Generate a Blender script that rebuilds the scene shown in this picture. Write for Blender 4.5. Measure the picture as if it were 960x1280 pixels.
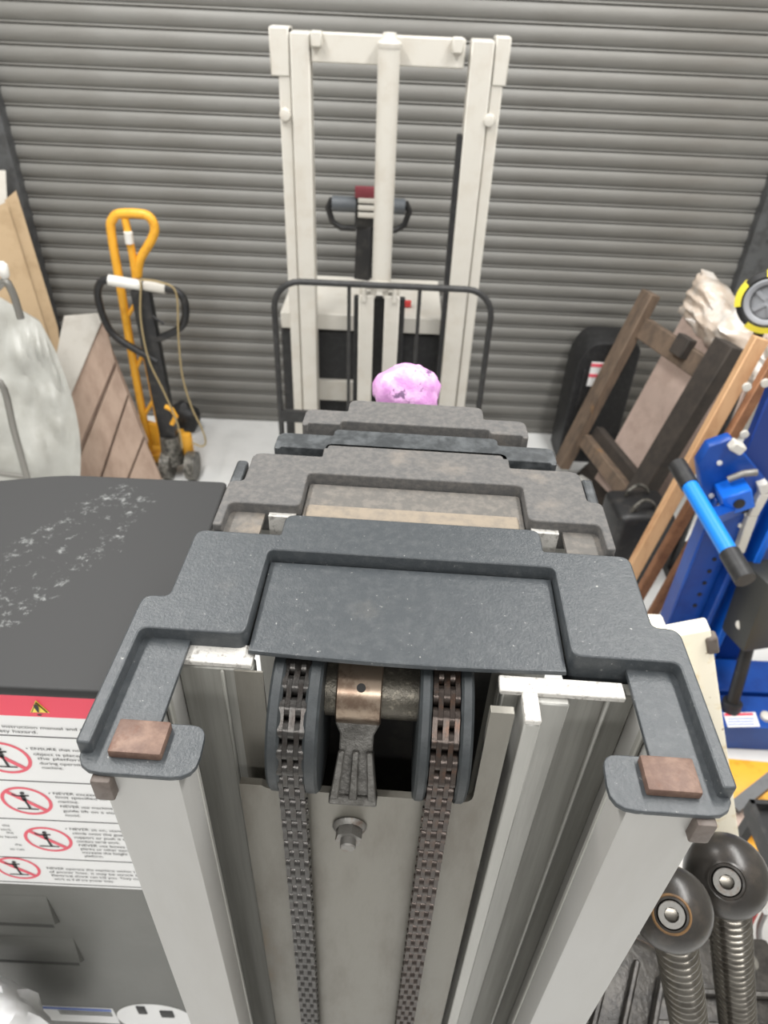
import bpy, bmesh, math, random
from mathutils import Vector, Matrix, noise
random.seed(7)
for o in list(bpy.data.objects): bpy.data.objects.remove(o)
scene = bpy.context.scene
C = scene.collection

# ------------------------------------------------------------------ camera
FPX, PPX, PPY = 890.0, 480.0, 640.0
NADIR = (427.0, 1800.0)
HCAM = 2.2
down = Vector((NADIR[0]-PPX, NADIR[1]-PPY, FPX)).normalized()
up = -down
fw = (Vector((0, 0, 1)) - up*up.z).normalized()
rt = fw.cross(up)
AX = (rt, fw, up)                       # world X, Y, Z in image axes (right, down, forward)
CAM = Vector((0, 0, HCAM))
def ray(x, y):
    d = Vector((x-PPX, y-PPY, FPX))
    return Vector((AX[0].dot(d), AX[1].dot(d), AX[2].dot(d)))
def onz(x, y, z):
    d = ray(x, y); return CAM + d*((z-HCAM)/d.z)
def ony(x, y, Y):
    d = ray(x, y); return CAM + d*(Y/d.y)
def onp(x, y, p, n):
    d = ray(x, y); return CAM + d*((Vector(p)-CAM).dot(n)/d.dot(n))

cd = bpy.data.cameras.new('camera')
cam = bpy.data.objects.new('camera', cd); C.objects.link(cam)
cd.sensor_fit = 'VERTICAL'; cd.sensor_height = 36.0; cd.lens = 36.0*FPX/1280.0
cd.clip_start = 0.02; cd.clip_end = 60
ir = Vector((AX[0].x, AX[1].x, AX[2].x)); idn = Vector((AX[0].y, AX[1].y, AX[2].y)); ifw = Vector((AX[0].z, AX[1].z, AX[2].z))
mw = Matrix((ir, -idn, -ifw)).transposed().to_4x4(); mw.translation = CAM
cam.matrix_world = mw
cd.dof.use_dof = True; cd.dof.focus_distance = 0.50; cd.dof.aperture_fstop = 11.0
scene.camera = cam

# ------------------------------------------------------------------ world, lamps, exposure
w = bpy.data.worlds.new('world'); scene.world = w; w.use_nodes = True
w.node_tree.nodes['Background'].inputs[0].default_value = (1.0, 0.992, 0.975, 1)
w.node_tree.nodes['Background'].inputs[1].default_value = 0.52
def area(name, loc, sx, sy, power, rot=(0, 0, 0)):
    l = bpy.data.lights.new(name, 'AREA'); l.shape = 'RECTANGLE'; l.size = sx; l.size_y = sy; l.energy = power
    l.color = (1, 0.99, 0.97)
    o = bpy.data.objects.new(name, l); C.objects.link(o); o.location = loc; o.rotation_euler = rot
area('ceiling_lamp', (-1.4, 1.5, 4.2), 0.35, 3.4, 125)
area('ceiling_lamp', (1.4, 1.5, 4.2), 0.35, 3.4, 125)
area('ceiling_lamp', (0.1, -2.6, 3.9), 3.2, 0.4, 95)
vs = scene.view_settings
vs.view_transform = 'Standard'; vs.look = 'None'; vs.gamma = 1.0; vs.use_curve_mapping = False
vs.exposure = 0.2

# ------------------------------------------------------------------ materials
def lin(c):
    r = []
    for v in c:
        v /= 255.0
        r.append(v/12.92 if v <= 0.04045 else ((v+0.055)/1.055)**2.4)
    return (r[0], r[1], r[2], 1)
MATS = {}
def mat(name, col, rough=0.5, metal=0.0, col2=None, scale=20.0, lo=0.45, hi=0.65, bump=0.0, bscale=120.0,
        stretch=(1, 1, 1), spec=0.5, col3=None, scale3=4.0, lo3=0.55, hi3=0.7, alpha=1.0, trans=0.0, speck=None):
    if name in MATS: return MATS[name]
    m = bpy.data.materials.new(name); m.use_nodes = True
    nt = m.node_tree; b = nt.nodes['Principled BSDF']
    b.inputs['Roughness'].default_value = rough; b.inputs['Metallic'].default_value = metal
    b.inputs['Specular IOR Level'].default_value = spec
    b.inputs['Alpha'].default_value = alpha
    b.inputs['Transmission Weight'].default_value = trans
    b.inputs['Base Color'].default_value = lin(col)
    tc = nt.nodes.new('ShaderNodeTexCoord'); mp = nt.nodes.new('ShaderNodeMapping')
    mp.inputs['Scale'].default_value = stretch
    nt.links.new(tc.outputs['Object'], mp.inputs[0])
    def nz(sc, det=6):
        n = nt.nodes.new('ShaderNodeTexNoise'); n.inputs['Scale'].default_value = sc; n.inputs['Detail'].default_value = det
        n.inputs['Roughness'].default_value = 0.65
        nt.links.new(mp.outputs[0], n.inputs['Vector']); return n
    cur = None
    def layer(cur, c, sc, l, h):
        n = nz(sc); mr = nt.nodes.new('ShaderNodeMapRange'); mr.interpolation_type = 'SMOOTHSTEP'
        mr.inputs['From Min'].default_value = l; mr.inputs['From Max'].default_value = h
        nt.links.new(n.outputs[0], mr.inputs['Value'])
        mx = nt.nodes.new('ShaderNodeMix'); mx.data_type = 'RGBA'
        nt.links.new(mr.outputs[0], mx.inputs[0])
        if cur is None: mx.inputs[6].default_value = lin(col)
        else: nt.links.new(cur, mx.inputs[6])
        mx.inputs[7].default_value = lin(c)
        return mx.outputs[2]
    if col2: cur = layer(cur, col2, scale, lo, hi)
    if col3: cur = layer(cur, col3, scale3, lo3, hi3)
    if speck: cur = layer(cur, speck, 260, .66, .72)
    if cur is not None: nt.links.new(cur, b.inputs['Base Color'])
    if bump:
        n = nz(bscale, 4); bp = nt.nodes.new('ShaderNodeBump'); bp.inputs['Strength'].default_value = bump
        bp.inputs['Distance'].default_value = 0.004
        nt.links.new(n.outputs[0], bp.inputs['Height']); nt.links.new(bp.outputs[0], b.inputs['Normal'])
    MATS[name] = m
    return m
cap_m = mat('moulded_plastic', (58, 62, 65), 0.38, 0, (71, 74, 76), 130, .4, .75, .15, 400, col3=(96, 94, 90), scale3=10, lo3=.6, hi3=.85, spec=.45, speck=(150, 150, 146))
capdust_m = mat('dusty_plastic', (80, 79, 78), 0.7, 0, (98, 95, 92), 170, .35, .7, .2, 500, col3=(122, 114, 105), scale3=14, lo3=.55, hi3=.8)
capdark_m = mat('clean_plastic', (46, 49, 51), 0.38, 0, (78, 81, 83), 60, .4, .7, .1, 400)
paneldust_m = mat('sandy_dusty_plastic', (92, 89, 85), 0.8, 0, (108, 103, 97), 120, .4, .65, .2, 400, col3=(128, 117, 104), scale3=12, lo3=.6, hi3=.75)
alu_m = mat('aluminium', (172, 171, 166), 0.42, 0.3, (150, 149, 144), 30, .35, .75, .06, 300, stretch=(1, 1, .05))
alushade_m = mat('shaded_aluminium', (150, 149, 143), 0.45, 0.25, (118, 117, 111), 40, .35, .7, .06, 300, stretch=(1, 1, .03))  # same aluminium, coloured darker for the shade deep in the channel
aluend_m = mat('sawn_aluminium', (205, 202, 196), 0.5, 0.2, (150, 146, 140), 220, .5, .7, .3, 600)
post_m = mat('painted_grey_column', (170, 169, 166), 0.45, 0.1, (164, 162, 158), 12, .4, .7, .02, 200, stretch=(1, 1, .2))
plate_m = mat('mast_plate', (120, 117, 109), 0.4, 0.4, (104, 99, 90), 22, .4, .7, .05, 300, stretch=(1, 1, .25), col3=(120, 100, 74), scale3=11, lo3=.6, hi3=.8)
brass_m = mat('copper_pad', (100, 78, 68), 0.55, 0.15, (126, 102, 88), 60, .4, .7, .15, 200, col3=(98, 68, 54), scale3=40, lo3=.58, hi3=.7)
padside_m = mat('brown_block', (104, 95, 89), 0.55, 0.1, (88, 78, 72), 60)
chain_m = mat('oily_chain', (72, 70, 68), 0.25, 0.8, (62, 57, 54), 70, .45, .65, .1, 300)
chainrust_m = mat('rusty_chain', (68, 61, 57), 0.26, 0.78, (82, 64, 54), 70, .5, .65, .1, 300)
sheave_m = mat('sheave_nylon', (40, 44, 46), 0.5, 0, (50, 54, 56), 80, .4, .7, .1, 300)
black_m = mat('black_plastic', (34, 34, 35), 0.5, 0, (46, 46, 46), 40)
dark_m = mat('cavity_shade', (30, 29, 28), 0.7, 0, (42, 40, 37), 40)  # flat dark colour painted in for the shade inside holes and hollows
bush_m = mat('bronze_bush', (150, 134, 118), 0.28, 0.8, (116, 98, 84), 60, .45, .65)
axle_m = mat('greasy_axle', (92, 88, 80), 0.35, 0.7, (130, 124, 112), 160, .5, .7, .2, 300)
cast_m = mat('cast_iron', (104, 102, 98), 0.45, 0.5, (78, 76, 72), 90, .4, .65, .3, 300)
nut_m = mat('zinc_nut', (128, 126, 122), 0.45, 0.55, (112, 92, 78), 60, .5, .7, .15, 300)
cream_m = mat('cream_paint', (203, 199, 190), 0.45, 0, (196, 190, 179), 10, .45, .7)
black_tube_m = mat('black_tube', (42, 42, 42), 0.5, 0, (54, 54, 54), 30)
shut_m = mat('galvanised_shutter', (126, 125, 121), 0.55, 0.2, (114, 112, 107), 5, .35, .7, .05, 120, stretch=(.25, 1, 1), col3=(106, 101, 94), scale3=2.2, lo3=.5, hi3=.8)
floor_m = mat('painted_concrete', (220, 220, 218), 0.6, 0, (208, 208, 206), 3, .4, .7, .05, 60)
wall_m = mat('rendered_wall', (168, 166, 160), 0.8, 0, (156, 154, 148), 4, .4, .7, .1, 60)
rail_m = mat('guide_rail_steel', (92, 93, 94), 0.5, 0.3, (76, 76, 76), 15)
lid_m_name = 'box_lid'
boxgrey_m = mat('satin_grey_paint', (106, 106, 102), 0.38, 0.1, (110, 110, 106), 8)
yellow_m = mat('yellow_paint', (236, 172, 52), 0.45, 0, (214, 150, 40), 18, .5, .7)
bmetal_m = mat('black_metal', (36, 36, 37), 0.45, 0.1, (58, 56, 54), 24, .5, .7)
white_m = mat('white_wrap', (222, 220, 214), 0.5)
tan_m = mat('tan_cord', (156, 138, 100), 0.7)
gear_m = mat('grimy_metal', (120, 117, 110), 0.45, 0.4, (60, 58, 54), 40, .4, .65, .3, 100)
wood_m = mat('brown_plank', (170, 148, 132), 0.8, 0, (148, 126, 111), 16, .35, .7, .15, 60, stretch=(1, 1, .25))
darkwood_m = mat('dark_timber', (116, 98, 82), 0.8, 0, (84, 72, 62), 18, .35, .7, .2, 60, stretch=(1, 1, .25), col3=(150, 112, 72), scale3=6, lo3=.62, hi3=.75)
blackwood_m = mat('blackened_timber', (66, 59, 53), 0.85, 0, (52, 47, 43), 18, .35, .7, .2, 60)
rawwood_m = mat('pale_timber', (206, 164, 122), 0.7, 0, (180, 134, 94), 14, .4, .7, .1, 60, stretch=(1, 1, .2))
redwood_m = mat('reddish_timber', (166, 118, 84), 0.75, 0, (134, 92, 66), 14, .4, .7, .1, 60)
board_m = mat('pinkish_board', (196, 174, 162), 0.8, 0, (178, 156, 144), 9, .4, .7)
card_m = mat('cardboard', (180, 156, 124), 0.85, 0, (168, 144, 112), 8)
greyboard_m = mat('pale_grey_board', (192, 188, 180), 0.8, 0, (180, 175, 166), 8)
poly_m = mat('clear_sheeting', (178, 178, 172), 0.28, 0, (166, 165, 158), 7, .35, .7, .25, 20, spec=.6)
polyw_m = mat('wrapping_film', (196, 180, 164), 0.22, 0, (216, 210, 202), 8, .45, .65, .3, 25, spec=.7)
steel_m = mat('bright_steel', (140, 138, 133), 0.35, 0.6)
blue_m = mat('blue_enamel', (4, 68, 152), 0.4, 0, (3, 58, 138), 8)
bluelt_m = mat('bright_blue_tube', (22, 132, 232), 0.4, 0)
yelltop_m = mat('bright_yellow', (240, 222, 70), 0.4, 0)
knob_m = mat('black_glossy_knob', (48, 45, 42), 0.3, 0.1, (66, 60, 54), 26, .5, .7, .05, 200)
screw_m = mat('screw_steel', (112, 108, 101), 0.2, 0.85, (92, 88, 82), 40)
rust_m = mat('rusted_metal', (120, 90, 56), 0.7, 0.1, (66, 56, 48), 30)
chip_m = mat('chipped_cream_paint', (240, 232, 212), 0.5, 0, (226, 208, 170), 30, .55, .7, .05, 100, col3=(140, 112, 80), scale3=90, lo3=.66, hi3=.7)
ink_m = mat('black_ink', (52, 50, 52), 0.6)
redink_m = mat('red_ink', (240, 78, 100), 0.5)
pinkred_m = mat('pinkish_red_ink', (232, 96, 112), 0.5)
paper_m = mat('label_paper', (238, 238, 237), 0.45)
yelink_m = mat('yellow_ink', (250, 226, 90), 0.5)
blueink_m = mat('blue_ink', (96, 120, 190), 0.5)
pink_m = mat('pink_bag', (210, 146, 208), 0.4, 0, (232, 180, 228), 40, .4, .65, .6, 60, col3=(116, 84, 122), scale3=38, lo3=.58, hi3=.64)  # third colour paints the shade of the creases
redwire_m = mat('red_cable', (196, 60, 58), 0.5)
cloth_m = mat('white_bag', (246, 246, 246), 0.5, 0, (232, 232, 234), 18, .4, .7, .2, 40, col3=(196, 170, 130), scale3=9, lo3=.62, hi3=.75)
purple_m = mat('violet_print', (74, 70, 130), 0.5)

def lid_material():
    m = bpy.data.materials.new(lid_m_name); m.use_nodes = True
    nt = m.node_tree; b = nt.nodes['Principled BSDF']; b.inputs['Roughness'].default_value = 0.55; b.inputs['Specular IOR Level'].default_value = .35
    tc = nt.nodes.new('ShaderNodeTexCoord')
    # a powdery scuff with a ragged outline, elongated across the lid
    n1 = nt.nodes.new('ShaderNodeTexNoise'); n1.inputs['Scale'].default_value = 70; n1.inputs['Detail'].default_value = 8; n1.inputs['Roughness'].default_value = .75
    nt.links.new(tc.outputs['Object'], n1.inputs['Vector'])
    n2 = nt.nodes.new('ShaderNodeTexNoise'); n2.inputs['Scale'].default_value = 14; n2.inputs['Detail'].default_value = 4
    nt.links.new(tc.outputs['Object'], n2.inputs['Vector'])
    mp = nt.nodes.new('ShaderNodeMapping'); mp.vector_type = 'TEXTURE'
    p = (onz(75, 690, 1.6) - BOXLOC); mp.inputs['Location'].default_value = (p.x, p.y, p.z)
    mp.inputs['Rotation'].default_value = (0, 0, math.radians(-22)); mp.inputs['Scale'].default_value = (.062, .15, 1)
    nt.links.new(tc.outputs['Object'], mp.inputs[0])
    ln = nt.nodes.new('ShaderNodeVectorMath'); ln.operation = 'LENGTH'; nt.links.new(mp.outputs[0], ln.inputs[0])
    ad = nt.nodes.new('ShaderNodeMath'); ad.operation = 'MULTIPLY_ADD'; ad.inputs[1].default_value = 1.2; nt.links.new(n2.outputs[0], ad.inputs[0]); nt.links.new(ln.outputs['Value'], ad.inputs[2])
    ring = nt.nodes.new('ShaderNodeValToRGB'); e = ring.color_ramp.elements
    e[0].position = 0.0; e[0].color = (.12, .12, .12, 1); e[1].position = 1.0; e[1].color = (0, 0, 0, 1)
    for q, v in ((.5, .09), (.72, .15), (.80, .05), (.9, 0)):
        k = ring.color_ramp.elements.new(q); k.color = (v, v, v, 1)
    dv = nt.nodes.new('ShaderNodeMath'); dv.operation = 'MULTIPLY'; dv.inputs[1].default_value = .48; nt.links.new(ad.outputs[0], dv.inputs[0]); nt.links.new(dv.outputs[0], ring.inputs[0])
    su = nt.nodes.new('ShaderNodeMath'); su.operation = 'ADD'; nt.links.new(n1.outputs[0], su.inputs[0]); nt.links.new(ring.outputs[0], su.inputs[1])
    mr = nt.nodes.new('ShaderNodeMapRange'); mr.inputs['From Min'].default_value = .67; mr.inputs['From Max'].default_value = .86
    nt.links.new(su.outputs[0], mr.inputs['Value'])
    mx = nt.nodes.new('ShaderNodeMix'); mx.data_type = 'RGBA'; nt.links.new(mr.outputs[0], mx.inputs[0])
    mx.inputs[6].default_value = lin((42, 42, 42)); mx.inputs[7].default_value = lin((150, 152, 150))
    nt.links.new(mx.outputs[2], b.inputs['Base Color'])
    return m

# ------------------------------------------------------------------ mesh helpers
class MB:
    def __init__(s): s.bm = bmesh.new()
    def face(s, vs):
        try: return s.bm.faces.new(vs)
        except ValueError: return None
    def box(s, c, size, R=None):
        c = Vector(c); h = Vector(size)/2
        vs = []
        for dx, dy, dz in ((-1,-1,-1),(1,-1,-1),(1,1,-1),(-1,1,-1),(-1,-1,1),(1,-1,1),(1,1,1),(-1,1,1)):
            v = Vector((dx*h.x, dy*h.y, dz*h.z))
            if R: v = R @ v
            vs.append(s.bm.verts.new(c+v))
        for f in ((0,3,2,1),(4,5,6,7),(0,1,5,4),(1,2,6,5),(2,3,7,6),(3,0,4,7)): s.face([vs[i] for i in f])
        return s
    def bar(s, p0, p1, w_, h_, upv=(0, 0, 1)):
        p0 = Vector(p0); p1 = Vector(p1); z = (p1-p0); L = z.length; z.normalize()
        x = Vector(upv).cross(z)
        if x.length < 1e-4: x = Vector((1, 0, 0)).cross(z)
        x.normalize(); y = z.cross(x)
        return s.box((p0+p1)/2, (w_, h_, L), Matrix((x, y, z)).transposed())
    def tube(s, pts, r, n=10, cap=True, closed=False):
        pts = [Vector(p) for p in pts]; rs = r if isinstance(r, (list, tuple)) else [r]*len(pts)
        rings = []; px = None; N = len(pts)
        for i, p in enumerate(pts):
            if closed: t = pts[(i+1) % N]-pts[i-1]
            else: t = (pts[min(i+1, N-1)]-pts[max(i-1, 0)])
            t.normalize()
            if px is None:
                x = t.orthogonal().normalized()
            else:
                x = (px - t*px.dot(t)).normalized()
            px = x; y = t.cross(x)
            rings.append([s.bm.verts.new(p + (x*math.cos(a)+y*math.sin(a))*rs[i]) for a in [2*math.pi*k/n for k in range(n)]])
        for a, b in zip(rings, rings[1:] + ([rings[0]] if closed else [])):
            for k in range(n): s.face([a[k], a[(k+1) % n], b[(k+1) % n], b[k]])
        if cap and not closed:
            s.face(rings[0][::-1]); s.face(rings[-1])
        return s
    def prism(s, poly, lo, hi, to=None):
        """poly: 2D points (ccw); to(u,v,h) -> 3D"""
        to = to or (lambda u, v, h: Vector((u, v, h)))
        a = [s.bm.verts.new(to(u, v, lo)) for u, v in poly]; b = [s.bm.verts.new(to(u, v, hi)) for u, v in poly]
        s.face(a[::-1]); s.face(b); n = len(poly)
        for i in range(n): s.face([a[i], a[(i+1) % n], b[(i+1) % n], b[i]])
        return s
    def slab(s, pts, n, t):
        n = Vector(n).normalized(); a = [s.bm.verts.new(Vector(p)) for p in pts]; b = [s.bm.verts.new(Vector(p)-n*t) for p in pts]
        s.face(a); s.face(b[::-1]); k = len(pts)
        for i in range(k): s.face([a[i], b[i], b[(i+1) % k], a[(i+1) % k]])
        return s
    def lathe(s, prof, o, axis, n=24):
        o = Vector(o); z = Vector(axis).normalized(); x = z.orthogonal().normalized(); y = z.cross(x); rings = []
        for r, h in prof:
            if r < 1e-6: rings.append([s.bm.verts.new(o+z*h)])
            else: rings.append([s.bm.verts.new(o+z*h+(x*math.cos(2*math.pi*k/n)+y*math.sin(2*math.pi*k/n))*r) for k in range(n)])
        for a, b in zip(rings, rings[1:]):
            for k in range(n):
                k2 = (k+1) % n
                if len(a) == 1 and len(b) == 1: continue
                if len(a) == 1: s.face([a[0], b[k], b[k2]])
                elif len(b) == 1: s.face([a[k], a[k2], b[0]])
                else: s.face([a[k], a[k2], b[k2], b[k]])
        return s
    def blob(s, c, rad, amp, fr, seed=0, n=28, m=16, squash=None):
        c = Vector(c); rings = []
        for i in range(m+1):
            th = math.pi*i/m; ring = []
            for k in range(n):
                ph = 2*math.pi*k/n
                d = Vector((math.sin(th)*math.cos(ph), math.sin(th)*math.sin(ph), math.cos(th)))
                q = 1 + amp*noise.noise(d*fr+Vector((seed*7.3, 1, 2))) + amp*.6*abs(noise.noise(d*fr*2.3+Vector((seed, 5, 2))))
                p = Vector((d.x*rad[0], d.y*rad[1], d.z*rad[2]))*q
                if squash is not None and p.z < squash: p.z = squash
                ring.append(p+c)
            rings.append([s.bm.verts.new(p) for p in (ring if 0 < i < m else ring[:1])])
        for a, b in zip(rings, rings[1:]):
            for k in range(n):
                k2 = (k+1) % n
                if len(a) == 1: s.face([a[0], b[k], b[k2]])
                elif len(b) == 1: s.face([a[k], b[0], a[k2]])
                else: s.face([a[k], b[k], b[k2], a[k2]])
        return s
    def bevel(s, w_, seg=2, ang=35):
        s.bm.normal_update()
        bmesh.ops.remove_doubles(s.bm, verts=s.bm.verts, dist=1e-6)
        es = [e for e in s.bm.edges if len(e.link_faces) == 2 and e.calc_face_angle(0) > math.radians(ang)]
        bmesh.ops.bevel(s.bm, geom=es, offset=w_, segments=seg, affect='EDGES', clamp_overlap=True, profile=.5)
        return s
    def mesh(s, name, m, smooth=True):
        bmesh.ops.recalc_face_normals(s.bm, faces=s.bm.faces)
        me = bpy.data.meshes.new(name); 
        for f in s.bm.faces: f.smooth = smooth and len(f.verts) <= 8
        if smooth:
            for e in s.bm.edges:
                if len(e.link_faces) == 2 and e.calc_face_angle(0) > math.radians(40): e.smooth = False
        s.bm.to_mesh(me); s.bm.free(); me.materials.append(m); return me
    def build(s, name, m, parent=None, smooth=True, world=True):
        if parent is not None and world:
            off = ORIG.get(parent.name)
            if off is not None: bmesh.ops.translate(s.bm, verts=s.bm.verts, vec=-off)
        else: off = None
        o = bpy.data.objects.new(name, s.mesh(name, m, smooth)); C.objects.link(o)
        if parent is not None:
            o.parent = parent
            if off is not None: ORIG[o.name] = off
        return o
def smooth_path(pts, n=6):
    out = []
    for i in range(len(pts)-1):
        p0 = pts[max(i-1, 0)]; p1 = pts[i]; p2 = pts[i+1]; p3 = pts[min(i+2, len(pts)-1)]
        for q in range(n):
            t = q/n; out.append(.5*((2*p1)+(p2-p0)*t+(2*p0-5*p1+4*p2-p3)*t*t+(3*p1-p0-3*p2+p3)*t**3))
    out.append(pts[-1]); return out
ORIG = {}
def empty(name, loc):
    o = bpy.data.objects.new(name, None); C.objects.link(o); o.location = loc; o.empty_display_size = .1
    ORIG[o.name] = Vector(loc); return o
def tag(o, label, cat, group=None):
    o['label'] = label; o['category'] = cat
    if group: o['group'] = group
    return o
def thing(name, loc, label, cat, group=None): return tag(empty(name, loc), label, cat, group)
def struct(o): o['kind'] = 'structure'; return o
def single(mb, name, m, label, cat, group=None, smooth=True):
    """one-mesh thing whose origin sits at its base centre"""
    xs = [v.co for v in mb.bm.verts]
    b = Vector((sum(v.x for v in xs)/len(xs), sum(v.y for v in xs)/len(xs), min(v.z for v in xs)))
    bmesh.ops.translate(mb.bm, verts=mb.bm.verts, vec=-b)
    o = mb.build(name, m, None, smooth); o.location = b
    return tag(o, label, cat, group)
def rpoly(pts, r=.006, n=4):
    """round the corners of a polygon; pts may be (u,v) or (u,v,r)"""
    out = []; N = len(pts)
    for i in range(N):
        p = Vector(pts[i][:2]); a = Vector(pts[i-1][:2]); b = Vector(pts[(i+1) % N][:2])
        rr = pts[i][2] if len(pts[i]) > 2 else r
        d1 = (a-p); d2 = (b-p); l1 = d1.length; l2 = d2.length
        rr = min(rr, l1*.48, l2*.48)
        if rr < 1e-5: out.append((p.x, p.y)); continue
        p1 = p+d1.normalized()*rr; p2 = p+d2.normalized()*rr
        for k in range(n+1):
            t = k/n; q = p1*(1-t)**2+p*2*t*(1-t)+p2*t*t; out.append((q.x, q.y))
    return out
def text(body, parent, m, p, width, height, name='lettering', nrm_off=.0006):
    """flat lettering on a face that looks towards -Y; p = left end of the baseline (world)"""
    cu = bpy.data.curves.new('t', 'FONT'); cu.body = body; cu.size = 1.0
    ob = bpy.data.objects.new('t', cu); C.objects.link(ob)
    bpy.context.view_layer.update()
    me = bpy.data.meshes.new_from_object(ob.evaluated_get(bpy.context.evaluated_depsgraph_get()))
    C.objects.unlink(ob); bpy.data.objects.remove(ob); bpy.data.curves.remove(cu)
    x1 = max(v.co.x for v in me.vertices); x0 = min(v.co.x for v in me.vertices)
    off = ORIG[parent.name]
    for v in me.vertices:
        v.co = Vector((p[0]+(v.co.x-x0)/(x1-x0)*width, p[1]-nrm_off, p[2]+v.co.y*height/.72)) - off
    me.materials.clear(); me.materials.append(m); me.name = name
    o = bpy.data.objects.new(name, me); C.objects.link(o); o.parent = parent
    return o

# ------------------------------------------------------------------ room
SY = 3.76
struct(MB().box((0, .3, -.05), (5.6, 7.4, .1)).build('floor', floor_m))
struct(MB().box((-2.36, SY+.1, 1.6), (.86, .2, 3.2)).build('wall_back', wall_m))
struct(MB().box((2.27, SY+.1, 1.6), (.9, .2, 3.2)).build('wall_back_right', wall_m))
struct(MB().box((0, SY+.1, 3.1), (5.6, .2, .5)).build('wall_back_lintel', wall_m))
struct(MB().box((-2.8, .3, 1.6), (.1, 7.2, 3.2)).build('wall_left', wall_m))
struct(MB().box((2.75, .3, 1.6), (.1, 7.2, 3.2)).build('wall_right', wall_m))
door = empty('door_1', (0, SY, 0)); struct(door)
PITCH = .081
def slat_mesh():
    mb = MB(); prof = [(.012, 0.0), (.010, .0015), (-.002, .004), (-.005, .009), (-.003, .014), (.005, .016)]
    for k in range(10):                     # shallow convex lath
        a = k/9; prof.append((.003-.014*math.sin(math.pi*(.10+.88*a))**.7, .0175+a*(PITCH-.0175)))
    L = 1.87
    a = [mb.bm.verts.new((-L, y, z)) for y, z in prof]; b = [mb.bm.verts.new((L, y, z)) for y, z in prof]
    for i in range(len(prof)-1): mb.face([a[i], b[i], b[i+1], a[i+1]])
    a2 = [mb.bm.verts.new((-L, .02, z)) for z in (0, PITCH)]; b2 = [mb.bm.verts.new((L, .02, z)) for z in (0, PITCH)]
    mb.face([a2[0], a2[1], b2[1], b2[0]])
    return mb.mesh('slat', shut_m)
sm = slat_mesh()
for i in range(35):
    o = bpy.data.objects.new('slat', sm); C.objects.link(o); o.parent = door; o.location = (0, 0, .075+i*PITCH)
MB().box((0, SY, .0375), (3.74, .03, .075)).box((0, SY-.02, .012), (3.74, .05, .012)).build('bottom_rail', shut_m, door)
for i, x in enumerate((-1.94, 1.85)):
    t = MB().box((x, SY-.02, 1.45), (.16, .1, 2.9)).bevel(.006)
    for k in range(9): t.lathe([(.012, 0), (.012, .006), (.006, .01), (0, .01)], (x, SY-.07, .2+k*.33), (0, -1, 0), 10)
    struct(t.build('trim_%d' % (i+1), rail_m))

# ------------------------------------------------------------------ mast lift (main subject)
MO = Vector((.0235, .42, 0)); YAW = math.radians(-1.6)
cs, sn = math.cos(YAW), math.sin(YAW)
def M(u, v, z): return Vector((MO.x+u*cs-v*sn, MO.y+u*sn+v*cs, z))
def Minv(p): 
    dx, dy = p.x-MO.x, p.y-MO.y
    return (dx*cs+dy*sn, -dx*sn+dy*cs, p.z)
lift = thing('mast_lift', (MO.x, MO.y, 0), 'aerial lift mast of nested grey aluminium columns with black caps and two chains', 'lift mast')
ZT = 1.808           # raised level of the caps
ZL = 1.797           # recessed level
def cap_raised(a_out, rim, sh, hood, yrim, ystep, yback, yhood, yfront, panel, ylip, r=.008):
    half = [(a_out, yrim, .003), (a_out, ystep, .012), (sh, ystep, .006), (sh, yback, .010), (hood, yback, .002), (hood, yhood, .010)]
    inner = [(panel, ylip, .006), (panel, yfront, .008), (a_out-rim, yfront, .006), (a_out-rim, yrim, .002)]
    right = half
    poly = right + [(-x, y, q) for x, y, q in reversed(right)] + [(-x, y, q) for x, y, q in reversed(inner)] + inner
    return rpoly(poly)
def bevel_top(mb, ztop, w_, seg=3):
    mb.bm.normal_update()
    es = [e for e in mb.bm.edges if all(abs(v.co.z-ztop) < 1e-5 for v in e.verts) and len(e.link_faces) == 2 and abs(e.link_faces[0].normal.z-e.link_faces[1].normal.z) > .5]
    bmesh.ops.bevel(mb.bm, geom=es, offset=w_, segments=seg, affect='EDGES', clamp_overlap=True, profile=.5)
    return mb
def raised(poly, z0, z1, bw, m, name, parent):
    return bevel_top(MB().prism(poly, z0, z1, M), z1, bw).build(name, m, parent)
# front cap
cap1 = raised(cap_raised(.206, .0095, .186, .113, -.165, -.032, .050, .079, -.066, .1195, .030), ZL-.022, ZT, .0065, cap_m, 'cap', lift)
pan = []
for k in range(13):
    u = -.117+.234*k/12; pan.append((u, -.0715-.004*math.cos(u/.117*1.4)))
pan = pan+[(.1185, .027), (-.1185, .027)]
bevel_top(MB().prism(pan, ZL-.004, ZL, M), ZL, .0015, 2).build('panel', cap_m, cap1)
for sx in (-1, 1):
    arm = [(.2055, -.178, .018), (.2055, -.05, .001), (.161, -.05, .001), (.161, -.139, .002), (.130, -.139, .010), (.128, -.178, .016)]
    if sx > 0: arm = arm
    poly = rpoly(arm) if sx < 0 else rpoly([(p[0], p[1], p[2]) for p in arm])
    poly = [(sx*x, y) for x, y in poly]
    if sx < 0: poly = poly[::-1]
    bevel_top(MB().prism(poly[::-1], ZL-.0035, ZL, M), ZL, .0012, 2).build('arm', cap_m, cap1)
    # copper coloured wear pad poking through the ear, and its block seen below
    x0, x1 = (sx*.186, sx*.152)
    p = MB(); p.prism([(min(x0, x1), -.167), (max(x0, x1), -.167), (max(x0, x1), -.142), (min(x0, x1), -.142)], ZL-.001, ZL+.0065, M)
    p.bevel(.0015, 2).build('wear_pad', brass_m, lift)
    q = MB(); xa, xb = sx*.194, sx*.181
    q.prism([(min(xa, xb), -.182), (max(xa, xb), -.182), (max(xa, xb), -.150), (min(xa, xb), -.150)], ZL-.026, ZL-.0045, M)
    q.bevel(.002, 2).build('pad_block', padside_m, lift)
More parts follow.
